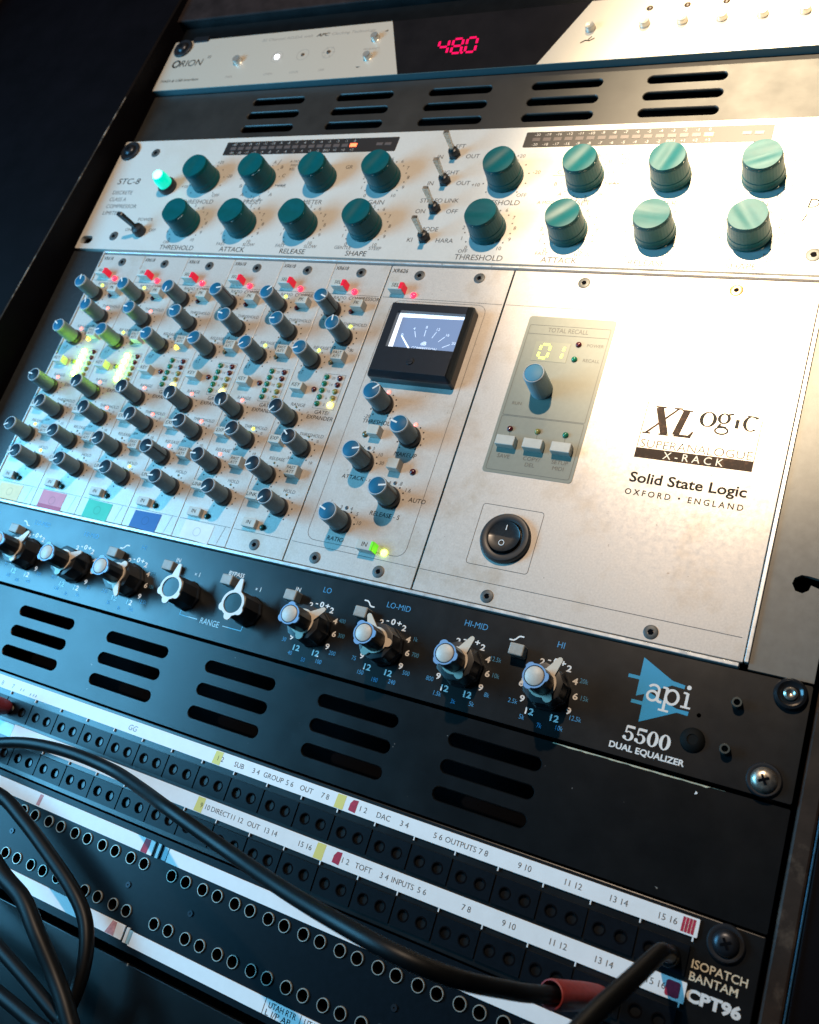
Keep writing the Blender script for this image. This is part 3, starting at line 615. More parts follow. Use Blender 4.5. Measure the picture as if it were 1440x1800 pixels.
# ------------------------------------------------------------------ stereo compressor module with needle meter
def stereo_module():
    t = thing('compressor_module', 'wide silver compressor module with a backlit needle meter in a black case', 'compressor module', 243.2, 0, 0)
    X = lambda x: x-243.2
    b = MB(); b.rbox(X(278.4), 88.3, 70.4, 171.8, -2, 0, 0.3, 0.15); fp = part('faceplate', b, t, mats=SILVER)
    p = MB(); p.text('XR626', X(249), 171.2, 2.3, 0, w=9.4, bold=0.01, shear=0.1)
    p.line([(1, 154.4), (69.8, 153.8)], 0.22, 0.05, 1); p.line([(1, 13.0), (69.8, 12.4)], 0.22, 0.05, 1)
    rr = rrect(X(278.2), 84.2, 54.6, 137.0, 5); p.line(rr, 0.22, 0.055, 1, closed=True)
    KN = [(267.6, 91.2), (288.4, 75.4), (268, 59.2), (288.4, 43), (267.4, 26.6)]
    for i, (x, y) in enumerate(KN):
        for j in range(11):
            a = radians(232-28.4*j)
            if i in (0, 1) and abs(a-pi/2) > 0.2 or (i > 1 and j in (6, 7, 8)): p.disc(X(x)+7.0*cos(a), y+7.0*sin(a), 0.45, 0.06, 0, 8)
    for s_, x, y in (('THRESHOLD', 268, 81.6), ('MAKEUP', 288.6, 66.4), ('ATTACK - mS', 268.2, 50.7), ('RELEASE - S', 288.6, 34.4), ('RATIO', 267.2, 18.2), ('AUTO', 303.2-0.5, 44.2)):
        p.text(s_, X(x), y, 2.2, 0, shear=0.08)
    for s_, x, y in (('-20', 260.5, 84.2), ('+20', 275.2, 84.4), ('1', 265.0, 67.0), ('3', 270.6, 67.2), ('10', 275.6, 64.6), ('30', 277.6, 60.3), ('.4', 285.2, 51.0), ('.8', 291.4, 51.4), ('1.6', 296.4, 48.6), ('3', 264.4, 34.6), ('4', 270.2, 34.6), ('5', 274.2, 32.4), ('10', 276.8, 28.2)):
        p.text(s_, X(x), y, 1.9, 1, shear=0.08)
    part('printed_text', p, fp, mats=[INK, INKG], smooth=0)
    for (x, y), a in zip(KN, (42, 164, 14, 12, 160)): sslknob(t, X(x), y, a, CAPB)
    for (x, y), m_ in zip(((267.9, 98.8), (288.7, 82.8), (268.0, 67.2), (288.4, 51.2), (267.4, 34.6)), (L_RED1, L_RED1, O, O, O)):
        part('status_led', led_mesh(m_, 0.95, 0.7) if m_ else led_mesh(mat('dark_index_dot', (0.04, 0.05, 0.06), 0.4), 1.0, 0.25), t, X(x), y)
    for x, y, w, h, lab in ((252.6, 158.6, 8.4, 4.8, 'SEL'), (269.4, 75.4, 6.2, 5.2, ''), (286.2, 59.4, 6.2, 5.4, ''), (286.4, 16.9, 8.6, 5.0, 'IN')):
        bo = part('push_button', btn_mesh(w, h, 5.2, BTN), t, X(x), y)
        if lab: part('button_text', MB().text(lab, 0, 0.2, 2.2, 0, z=5.25, shear=0.08), bo, mats=INK, smooth=0)
        if lab == 'SEL': part('lit_side', shared('selside', None), bo)
        if lab == 'IN': part('lit_side', MB().box(4.32, 4.55, -2.3, 2.3, 0.1, 5.0).box(3.2, 4.3, -2.2, 2.2, 5.22, 5.3), bo, mats=mat('green_lit_button_side', (0.1, 0.6, 0.03), 0.4, emit=(0.25, 1.0, 0.02), estr=0.4))
    for x, y, m_, r in ((262.2, 156.2, L_PINK1, 1.75), (263.3, 74.2, L_OLV0, 1.7), (295.7, 58.2, L_RED0, 1.6), (295.0, 16.2, led('lit_lime_button_led', (0.62, 1.0, 0.10), True, 7.0), 1.7)): part('led', led_mesh(m_, r, 1.5), t, X(x), y)
    hx = HEX()
    for x, y in ((261.4, 168.7), (296, 168.7), (260, 7.0), (295.2, 6.9)): part('panel_screw', hx, t, X(x), y)
    # meter
    x0, x1, y0, y1, D = X(255.4), X(302.4), 103.8, 147.8, 9.0
    b = MB(); cx, cy, w, h = (x0+x1)/2, (y0+y1)/2, x1-x0, y1-y0
    def rg(i, z): return [(x, y, z) for x, y in rrect(cx, cy, w-2*i, h-2*i, max(0.05, 1.2-i*0.4), 2)]
    wx0, wx1, wy0, wy1 = X(262.2), X(300.4), 119.9, 141.2
    b.loft([rg(0, 0), rg(0, 5.4), rg(0.5, 6.4), rg(2.2, D)], 0, True, False)
    ox0, ox1, oy0, oy1 = x0+2.2, x1-2.2, y0+2.2, y1-2.2
    for a in ((ox0, wx0, oy0, oy1), (wx1, ox1, oy0, oy1), (wx0, wx1, oy0, wy0), (wx0, wx1, wy1, oy1)): b.box(a[0], a[1], a[2], a[3], 1.0, D)
    b.rbox(cx, y0+8.5, w-5, 12.5, D-0.1, D+0.12, 0.3, 0.05)
    mc = part('needle_meter', b, t, mats=METER)
    zc = D-2.6
    b = MB(); b.flat([(wx0, wy0), (wx1, wy0), (wx1, wy1), (wx0, wy1)], zc); dial = part('meter_dial', b, mc, mats=DIAL)
    b = MB(); b.flat([(wx0, wy1-2.4), (wx1, wy1-1.6), (wx1, wy1), (wx0, wy1)], zc+0.05); b.flat([(wx0, wy0), (wx0+2.6, wy0+1.0), (wx0+2.2, wy1-2.45), (wx0, wy1-2.45)], zc+0.05); b.line([(wx1-0.2, wy0), (wx1-0.2, wy1-2)], 0.4, zc+0.06); b.line([(wx0+3, wy0+0.25), (wx1, wy0+0.25)], 0.35, zc+0.07)
    part('dial_glow_edge', b, mc, mats=DIALE)
    b = MB(); px, py = (wx0+wx1)/2-0.5, wy0-3
    for i, s_ in enumerate(('4', '8', '12', '16', '20')):
        a = radians(112-20*i); r0, r1 = 11.6, 15.4
        b.line([(px+r0*1.15*cos(a), py+r0*sin(a)), (px+r1*1.15*cos(a), py+r1*sin(a))], 0.3, zc+0.1); b.text(s_, px+17.2*1.15*cos(a), py+17.0*sin(a), 1.5, 0, z=zc+0.1)
    b.text('0', wx0+5.6, wy0+8.6, 1.8, 0, z=zc+0.1); b.text('dB', px+0.6, wy0+4.6, 2.0, 0, z=zc+0.1, bold=0.02); b.text('COMPRESSION', px+1.6, wy0+1.6, 1.7, 0, z=zc+0.1, w=14)
    part('dial_marks', b, mc, mats=DIALM, smooth=0)
    b = MB(); b.line([(wx0+13.0, wy0), (wx0+5.8, wy0+7.8)], [0.9, 0.6], zc+0.5); part('needle', b, mc, mats=DIALE)
    b = MB(); b.lathe([(2.0, D+.1), (1.9, D+0.6), (0.01, D+0.7)], 18, cx, y0+8.5, c1=False); b.box(cx-1.5, cx+1.5, y0+8.2, y0+8.8, D+0.7, D+0.8); part('zero_screw', b, mc, mats=METER)
stereo_module()

# ------------------------------------------------------------------ control module on the right
def control_module():
    t = thing('control_module', 'bare silver control module with large black printed logo and round rocker switch', 'control module', 314.2, 0, 0)
    X = lambda x: x-314.2
    b = MB(); b.rbox(X(385.8), 88.3, 142.6, 171.8, -2, 0, 0.3, 0.15); fp = part('faceplate', b, t, mats=SILVER)
    p = MB()
    p.line([(1, 153.9), (141, 153.4)], 0.22, 0.05, 1); p.line([(0.6, 12.5), (141, 11.8)], 0.25, 0.05, 1)
    p.line(rrect(X(350.2), 34.1, 29.2, 29.2, 1.4), 0.25, 0.05, 1, closed=True)
    # logo
    p.line([(X(396.8), 108.2), (X(396.8), 86)], 0.3, 0.05, 0); p.line([(X(445.3), 104.6), (X(445.3), 86)], 0.3, 0.05, 0); p.line([(X(396.8), 108.2), (X(406), 108.2)], 0.2, 0.05, 1)
    p.flat([(X(396.6), 81.1), (X(445.4), 81.1), (X(445.4), 85.9), (X(396.6), 85.9)], 0.06, 2)
    p.line([(X(402.4), 106.2), (X(406.9), 93.4)], 3.3, 0.06, 2); p.line([(X(410.6), 106.4), (X(399.0), 93.4)], [0.9, 0.9], 0.07, 2)
    p.line([(X(400.6), 106.4), (X(405.2), 106.4)], 0.7, 0.08, 2); p.line([(X(408.6), 106.5), (X(412.2), 106.5)], 0.7, 0.08, 2); p.line([(X(397.4), 93.3), (X(401), 93.3)], 0.7, 0.08, 2); p.line([(X(404.4), 93.3), (X(408.6), 93.3)], 0.7, 0.08, 2)
    p.line([(X(414.2), 105.9), (X(411.6), 93.6)], 3.0, 0.06, 2); p.line([(X(412.0), 105.9), (X(416.8), 105.9)], 0.7, 0.08, 2); p.flat([(X(410.2), 93.0), (X(418.0), 93.0), (X(418.9), 96.2), (X(418.2), 96.2), (X(416.8), 94.2), (X(412), 94.2)], 0.09, 2)
    p.ring(X(423.6), 102.9, 3.6, 2.0, 0.06, 0, 28, roy=3.7, riy=3.2)
    p.ring(X(430.0), 104.0, 2.7, 1.35, 0.06, 0, 24, roy=2.6, riy=2.0); p.ring(X(429.9), 98.2, 3.0, 2.2, 0.06, 0, 24, roy=2.0, riy=1.2); p.line([(X(429.0), 101.4), (X(428.4), 100.2), (X(431.5), 99.9)], 0.9, 0.07, 0); p.line([(X(431.5), 106.0), (X(433.6), 106.6)], 0.8, 0.07, 0)
    p.line([(X(435.6), 104.2), (X(435.6), 100)], 1.5, 0.06, 0)
    p.ring(X(441.2), 102.9, 3.4, 1.9, 0.06, 0, 24, a0=0.75, a1=5.5, roy=3.7, riy=3.2); p.line([(X(439), 106.4), (X(443.8), 106.0)], 0.6, 0.07, 0)
    p.text('SUPERANALOGUE', X(421.2), 88.2, 3.9, 0, w=46.4, bold=-0.014); p.text('X - R A C K', X(421.2), 83.5, 3.4, 3, z=0.12, w=25)
    p.text('Solid State Logic', X(421.3), 71.8, 4.5, 0, w=48.2, bold=0.022); p.text('OXFORD \u2022 ENGLAND', X(421.0), 64.8, 2.6, 0, w=48.6, bold=0.012, space=1.5)
    part('printed_text', p, fp, mats=[INK, INKG, INKBR, mat('pale_logo_ink', (0.72, 0.68, 0.58), 0.5)], smooth=0)
    # recall panel
    b = MB(); b.rbox(X(351.2), 106.3, 43.2, 84.4, -0.2, 0.18, 1.6, 0.1); rp = part('recall_panel', b, t, mats=RECALL)
    p = MB(); z = 0.26
    p.line(rrect(X(351.2), 118.8, 40, 49.4, 0.6), 0.2, z, 0, closed=True); p.line([(X(331.3), 138.6), (X(371.1), 138.6)], 0.2, z+.01, 0); p.line(rrect(X(351.2), 79.6, 40, 28.0, 1.0), 0.2, z, 0, closed=True)
    p.text('TOTAL RECALL', X(350.8), 141.2, 2.4, 0, z=z, w=20); p.text('POWER', X(366), 134.2, 1.6, 0, z=z); p.text('RECALL', X(366), 126.2, 1.6, 0, z=z); p.text('RUN', X(336.6), 100.5, 1.6, 0, z=z)
    for s_, x, y in (('SAVE', 338, 72.9), ('COPY/', 351.6, 73.2), ('DEL', 351.6, 70.2), ('SETUP', 365, 73.4), ('MIDI', 365, 70.4)): p.text(s_, X(x), y, 1.9, 0, z=z)
    for x in (337.4, 350.8, 364.2): p.line([(X(x), 86), (X(x)+.4, 82.5)], 0.18, z, 0)
    part('printed_text', p, rp, mats=[mat('recall_ink', (0.10, 0.105, 0.09), 0.5)], smooth=0)
    b = MB(); b.rbox(X(345.4), 129.2, 17.4, 10.6, 0.15, 0.3, 0.3, 0.05); dd = part('digit_display', b, rp, mats=mat('pale_display_plastic', (0.255, 0.265, 0.20), 0.35))
    b = MB(); seg7(b, '0', X(339.6), 125.6, 4.6, 7.4, 1.15, 0.06, 0.4, 0, None); seg7(b, '1', X(346.6), 125.6, 4.6, 7.4, 1.15, 0.06, 0.4, 0, None); part('lit_digits', b, dd, mats=SEGG)
    b = MB(); b.lathe([(5.3, 0.3), (5.3, 1.0), (5.15, 15.2), (4.95, 15.7)], 60, rib=-0.010, ribn=1, c1=False); ek = part('knob', b, t, X(346.7), 108.7, mats=mat('light_grey_blue_knob', (0.26, 0.36, 0.39), 0.5, spec=0.3), label='plain pale blue knob without pointer')
    b = MB(); b.lathe([(4.95, 15.7), (4.8, 15.95), (4.6, 15.95), (4.5, 15.6), (4.3, 15.6)], 40, c1=False); part('knob_rim', b, ek, mats=RIM)
    b = MB(); b.lathe([(4.4, 15.5), (4.3, 15.9), (4.0, 16.05), (0.01, 16.1)], 36, c1=False); part('knob_cap', b, ek, mats=CAPL)
    for x, y, m_ in ((357.9, 134.2, L_RED0), (357.9, 126.2, L_GRN0), (337.2, 86.9, L_RED0), (350.7, 87.2, L_YEL0), (364.1, 87.1, L_GRN0)): part('led', led_mesh(m_, 1.45, 1.5), t, X(x), y)
    for x in (338.1, 351.4, 364.8): part('push_button', btn_mesh(9.2, 4.9, 4.6, BTN), t, X(x), 79.2)
    # rocker
    b = MB(); b.lathe([(11.6, 0), (11.6, 1.6), (10.9, 2.6), (9.0, 2.9), (7.9, 2.4), (7.6, 1.0)], 44, c1=False); b.disc(0, 0, 7.7, 1.0, 0, 32); rk = part('rocker_switch', b, t, X(350.8), 33.6, mats=KNOBB)
    b = MB(); n = 40; rings = []
    for r, dz in ((7.3, 1.1), (7.3, 0), (6.9, 0.15), (4, 0.2), (0.4, 0.2)):
        rings.append([(r*cos(2*pi*i/n), r*sin(2*pi*i/n), (3.2-dz if dz != 1.1 else 1.0)+(0.0 if dz == 1.1 else 0.10*r*sin(2*pi*i/n)+(0.14*max(0, -r*sin(2*pi*i/n)))*1.9)) for i in range(n)])
    b.loft(rings, 0, False, True, sm=True); rkb = part('rocker_button', b, rk, mats=mat('rocker_black_plastic', (0.016, 0.018, 0.02), 0.3, var=0.3, vscale=900))
    p = MB(); p.line([(0.3, 3.0), (0.3, 5.4)], 0.4, 3.85, 0); p.ring(0, -3.2, 1.35, 1.05, 4.1, 0, 20); part('rocker_marks', p, rkb, mats=WHITEI, smooth=0)
    hx = HEX()
    for x, y in ((351.5, 168.7), (350.0, 6.4), (421.3, 6.3)): part('panel_screw', hx, t, X(x), y)
    part('panel_screw', hexscrew_mesh(3.0, BRASS), t, X(422.3), 168.4, label='bronze coloured panel screw')
control_module()

# ------------------------------------------------------------------ black equalizer
def lobed(r, lobes, z0, z1, b, mi, ri=None, n=72):
    pts = []
    for i in range(n):
        a = 2*pi*i/n; rr = r
        for la, lr, lw in lobes:
            d = (a-la+pi) % (2*pi)-pi; rr = max(rr, r+(lr-r)*max(0, 1-(abs(d)/lw)**2)**0.5 if abs(d) < lw else rr)
        pts.append((rr*cos(a), rr*sin(a)))
    if ri is None: b.prism(pts, z0, z1, mi)
    else:
        inner = [(ri*cos(2*pi*i/n), ri*sin(2*pi*i/n)) for i in range(n)]
        o = len(b.v)
        for z in (z0, z1): b.v += [(x, y, z) for x, y in pts]+[(x, y, z) for x, y in inner]
        for i in range(n):
            j = (i+1) % n; A = o; Bq = o+2*n
            b.f += [(A+i, A+j, Bq+j, Bq+i), (Bq+i, Bq+j, Bq+n+j, Bq+n+i), (A+n+j, A+n+i, Bq+n+i, Bq+n+j)]; b.m += [mi]*3
    return b
LB = [(2*pi/3*i+pi/2, 1.27, 0.30) for i in range(3)]
def api_lower_body():
    b = MB(); b.lathe([(9.3, 0.5), (9.3, 2), (8.7, 3), (8.4, 11.0), (7.6, 11.2), (0.1, 11.2)], 9, c1=False); return b.mesh('knob', [KNOBB], 25)
def api_lower_plate():
    b = MB(); lobed(5.9, [(2*pi/3*i+pi/6+pi/3, 8.3, 0.30) for i in (1, 2)], 11.15, 12.0, b, 0)
    b.prism([(-2.3, 5.2), (-1.0, 12.0), (-0.4, 12.6), (0.4, 12.6), (1.0, 12.0), (2.3, 5.2)], 11.2, 12.05, 0); return b.mesh('pointer_plate', [mat('ivory_plate', (0.68, 0.58, 0.46), 0.4)])
def api_upper_body():
    b = MB(); b.lathe([(5.1, 12.0), (4.9, 22.6), (4.6, 22.9), (0.1, 22.9)], 12, c1=False); return b.mesh('upper_knob', [KNOBB], 25)
def api_ring():
    b = MB(); lobed(4.75, [(a+0.4, 5.7, 0.36) for a, _, _ in LB], 22.85, 23.7, b, 0, 4.15); return b.mesh('blue_ring', [mat('pale_blue_ring', (0.19, 0.37, 0.62), 0.4)])
def api_insert():
    b = MB(); b.lathe([(4.1, 22.9), (4.05, 23.2), (0.01, 23.25)], 30, c1=False); b.lathe([(3.8, 23.2), (3.75, 23.75), (3.45, 24.0), (0.01, 24.05)], 30, mi=1, c1=False); return b.mesh('knob_insert', [KNOBB, mat('ivory_insert', (0.54, 0.52, 0.46), 0.45, var=0.08, vscale=900)])
def range_body():
    b = MB(); b.lathe([(7.9, 0.5), (7.9, 1.4), (7.3, 2.4), (6.9, 13.6), (6.4, 13.9), (0.1, 13.9)], 9, c1=False); return b.mesh('knob', [KNOBB], 25)
def range_plate():
    b = MB(); lobed(6.3, [(radians(210), 7.6, 0.3), (radians(330), 7.6, 0.3), (radians(270), 8.4, 0.3)], 13.85, 14.6, b, 0, 5.0)
    b.prism([(-2.2, 5.6), (-1.0, 11.6), (-0.5, 12.2), (0.5, 12.2), (1.0, 11.6), (2.2, 5.6), (0, 5.1)], 13.9, 14.65, 0); return b.mesh('pointer_plate', [WHITEP])
def range_insert():
    b = MB(); b.lathe([(5.0, 13.95), (4.8, 14.15), (0.01, 14.2)], 30, c1=False); return b.mesh('knob_insert', [mat('dark_teal_insert', (0.010, 0.03, 0.036), 0.3)])
def equalizer():
    t = thing('equalizer', 'black dual equalizer with ivory pointer knobs and bright blue triangle logo', 'equalizer', 0, 0, 0)
    b = MB(); holes = [circ(445.9, -21.3, 0.85, 12), stadium(472.0, -38.2, 9, 6.4)]
    plate(rrect(241.3, -22.4, 482.6, 43.2, 0.8), holes, -3, 0, b); fp = part('front_panel', b, t, mats=BLACKP)
    KX = [42.8, 81, 119.2, 157.6, None, None, 272.6, 310.8, 349, 387.3]
    p = MB()
    NM = {0: 'LO', 1: 'LO-MID', 2: 'HI-MID', 3: 'HI', 6: 'LO', 7: 'LO-MID', 8: 'HI-MID', 9: 'HI'}
    FQ = {6: ('400', '300', '200', '100', '50', '40', '30'), 7: ('1k', '700', '500', '240', '180', '150', '75'), 8: ('12.5k', '10k', '8k', '5k', '3k', '1.5k', '800'), 9: ('20k', '15k', '12.5k', '10k', '7k', '5k', '2.5k')}
    for i in (0, 1, 2, 3): FQ[i] = FQ[i+6]
    for i, x in enumerate(KX):
        if x is None: continue
        p.text(NM[i], x+0.3, -7.0, 2.6, 1, sx=0.95)
        for s_, dx, y in (('2', -5.6, -15.6), ('-', -2.8, -13.9), ('0', 0, -14.2), ('+', 3.1, -14.3), ('2', 6.0, -15.8), ('4', 9.7, -20.2), ('6', 11.3, -26.1), ('9', 10.1, -32.4), ('12', 5.4, -36.7), ('12', -5.3, -36.6), ('9', -9.7, -32.3), ('6', -11.7, -26.2), ('4', -9.9, -20.2)):
            p.text(s_, x+dx, y, 2.5, 0, bold=0.026, sx=1.2)
        for s_, (dx, y) in zip(FQ[i], ((13.2, -19.4), (15.2, -26.1), (13.6, -34.7), (8.3, -40.0), (0.1, -41.0), (-7.8, -39.5), (-13.2, -34.2))): p.text(s_, x+dx, y, 1.9, 1, sx=0.85)
    for x in (196.7, 234.8): p.text('1', x+2.2, -14.2, 2.3, 0); p.text('\u00d7', x-0.2, -14.4, 2.0, 0)
    p.line([(196.1, -32.4), (196.4, -35.9), (207.6, -35.9)], 0.35, 0.06, 2); p.line([(223.4, -35.9), (234.6, -35.9), (234.8, -32.4)], 0.35, 0.06, 2); p.text('RANGE', 215.5, -35.9, 2.9, 2, sx=0.85)
    p.text('IN', 182.8, -9.4, 2.1, 0); p.text('BYPASS', 220.4, -9.6, 2.1, 0, w=9.4, bold=0.01); p.text('IN', 257.4, -9.8, 2.1, 0)
    def shelf(x, y, up):
        d = 1 if up else -1; p.line([(x-3, y-1.1*d), (x-1.2, y-1.1*d), (x-0.3, y-0.5*d), (x+0.6, y+0.7*d), (x+1.4, y+1.1*d), (x+3, y+1.1*d)], 0.62, 0.06, 0)
    shelf(296.3, -8.6, False); shelf(368.4, -8.5, True); shelf(145.2, -9.0, True); shelf(69.5, -8.8, False)
    # logo
    p.flat([(421.2, -4.2), (433.8, -10.8), (438.7, -11.4), (438.7, -12.9), (434.0, -12.6), (429.5, -15.2), (424.6, -18.3), (421.5, -19.8), (421.35, -13.3), (416.9, -13.3), (416.9, -11.9), (421.35, -11.9)], 0.05, 3)
    p.flat([(424.5, -16.8), (437.6, -21.0), (442.0, -21.0), (442.0, -22.6), (437.8, -22.4), (424.8, -29.4), (424.6, -22.8), (420.2, -22.8), (420.2, -21.4), (424.5, -21.4)], 0.06, 3)
    ax, ay, k = 425.2, -20.4, 6.6                            # a
    p.ring(ax+0.36*k, ay+0.32*k, 0.36*k, 0.22*k, 0.09, 0, 24, roy=0.35*k, riy=0.21*k); p.line([(ax+0.68*k, ay+0.80*k), (ax+0.68*k, ay+0.12*k), (ax+0.78*k, ay+0.06*k), (ax+0.95*k, ay+0.06*k)], 0.15*k, 0.10, 0); p.ring(ax+0.38*k, ay+0.70*k, 0.375*k, 0.23*k, 0.11, 0, 14, a0=0.2, a1=2.7, roy=0.34*k, riy=0.2*k)
    ax, ay = 431.7, -20.2; k = 6.4                           # p
    p.line([(ax+0.14*k, ay+0.98*k), (ax+0.14*k, ay-0.42*k)], 0.16*k, 0.09, 0); p.line([(ax-0.14*k, ay-0.42*k), (ax+0.46*k, ay-0.42*k)], 0.12*k, 0.10, 0); p.line([(ax-0.12*k, ay+0.95*k), (ax+0.14*k, ay+0.95*k)], 0.12*k, 0.10, 0); p.ring(ax+0.50*k, ay+0.48*k, 0.45*k, 0.28*k, 0.11, 0, 26, roy=0.5*k, riy=0.36*k)
    ax, ay = 438.9, -20.0; k = 6.2                           # i
    p.line([(ax+0.24*k, ay+0.95*k), (ax+0.24*k, ay+0.05*k)], 0.17*k, 0.09, 0); p.line([(ax-0.05*k, ay+0.05*k), (ax+0.54*k, ay+0.05*k)], 0.12*k, 0.10, 0); p.line([(ax-0.02*k, ay+0.92*k), (ax+0.24*k, ay+0.92*k)], 0.12*k, 0.10, 0); p.disc(ax+0.24*k, ay+1.30*k, 0.14*k, 0.09, 0, 14)
    for i in range(4):                                       # 5500
        x, y = 420.3+4.55*i, -37.4; h = 5.8
        if i < 2:
            p.line([(x+1.0, y+h-.5), (x+4.0, y+h-.5)], 1.0, 0.06, 0); p.line([(x+0.95, y+h-.2), (x+0.8, y+h*.5)], 0.55, 0.07, 0)
            p.ring(x+1.95, y+1.75, 2.1, 0.95, 0.08, 0, 24, a0=radians(-165), a1=radians(135), roy=1.85, riy=1.45); p.disc(x+0.6, y+1.0, 0.7, 0.09, 0, 12)
        else: p.ring(x+2.1, y+h/2, 2.15, 0.85, 0.06, 0, 30, roy=2.95, riy=2.5)
    p.text('DUAL EQUALIZER', 430.3, -40.3, 2.25, 0, w=28.6, bold=0.028)
    part('printed_text', p, fp, mats=[mat('api_white_ink', (0.82, 0.80, 0.76), 0.5), BLUEI, mat('pale_cyan_ink', (0.40, 0.68, 0.80), 0.5), CYANI], smooth=0)
    PTR = {0: -30, 1: -32, 2: -58, 3: -150, 6: -50, 7: 32, 8: -25, 9: -25}
    for i, x in enumerate(KX):
        if x is None: continue
        kn = part('knob', shared('alb', api_lower_body), t, x, -25.9, 0, radians(PTR[i]))
        part('pointer_plate', shared('alp', api_lower_plate), kn); 
        u = part('upper_knob', shared('aub', api_upper_body), kn); part('blue_ring', shared('ari', api_ring), kn, rot=radians(-PTR[i]+random.uniform(-25, 25))); part('knob_insert', shared('ain', api_insert), kn)
    for x in (196.7, 234.9):
        kn = part('knob', shared('rb', range_body), t, x, -26.0, 0, radians(-2), label='white rimmed pointer knob with dark insert'); part('pointer_plate', shared('rp', range_plate), kn); part('knob_insert', shared('rin', range_insert), kn)
    def ab():
        b = MB(); b.rbox(0, 0, 6.4, 5.0, 0, 5.6, 0.5, 0.5); return b.mesh('push_button', [BTNG])
    for x in (67.5, 143.4, 181.6, 219.6, 257.4, 296.0, 371.2): part('push_button', shared('apib', ab), t, x, -14.1)
    def so():
        b = MB(); b.lathe([(2.0, 0), (2.0, 3.4), (1.8, 3.7), (1.2, 3.7), (1.15, 1.2), (0.01, 1.0)], 22, c1=False); return b.mesh('standoff', [mat('dark_standoff', (0.06, 0.07, 0.065), 0.4, 0.5)])
    for x, y in ((458.4, -13.6), (457.6, -31.4)): part('standoff', shared('so', so), t, x, y)
    b = MB(); b.lathe([(4.6, 0), (4.6, 0.5), (3.8, 1.4), (2.0, 1.7), (1.9, 1.4), (0.01, 1.4)], 28, c1=False); part('rubber_plug', b, t, 445.6, -30.9, mats=mat('black_rubber_plug', (0.003, 0.004, 0.004), 0.7, spec=0.15))
    b = MB(); b.lathe([(6.0, 0), (6.0, 1.2), (5.6, 2.2), (4.6, 2.6), (3.4, 1.6), (2.6, 1.4), (0.01, 1.3)], 36, c1=False); part('cup_washer', b, t, 475.6, -5.6, mats=mat('glossy_black_washer', (0.02, 0.022, 0.025), 0.18, 0.4))
    b = MB(); b.lathe([(2.6, 1.4), (2.4, 2.4), (1.6, 2.8), (0.9, 2.3), (0.01, 2.2)], 24, c1=False); part('rack_screw', b, t, 475.6, -5.6, mats=SCREWS)
    part('cup_washer', washer_mesh(6.2), t, 472.4, -38.2, 0.05); part('rack_screw', pan_mesh(4.7, SCREWS, 2.8), t, 472.4, -38.4, 0.9, label='bright worn cross head screw')
equalizer()

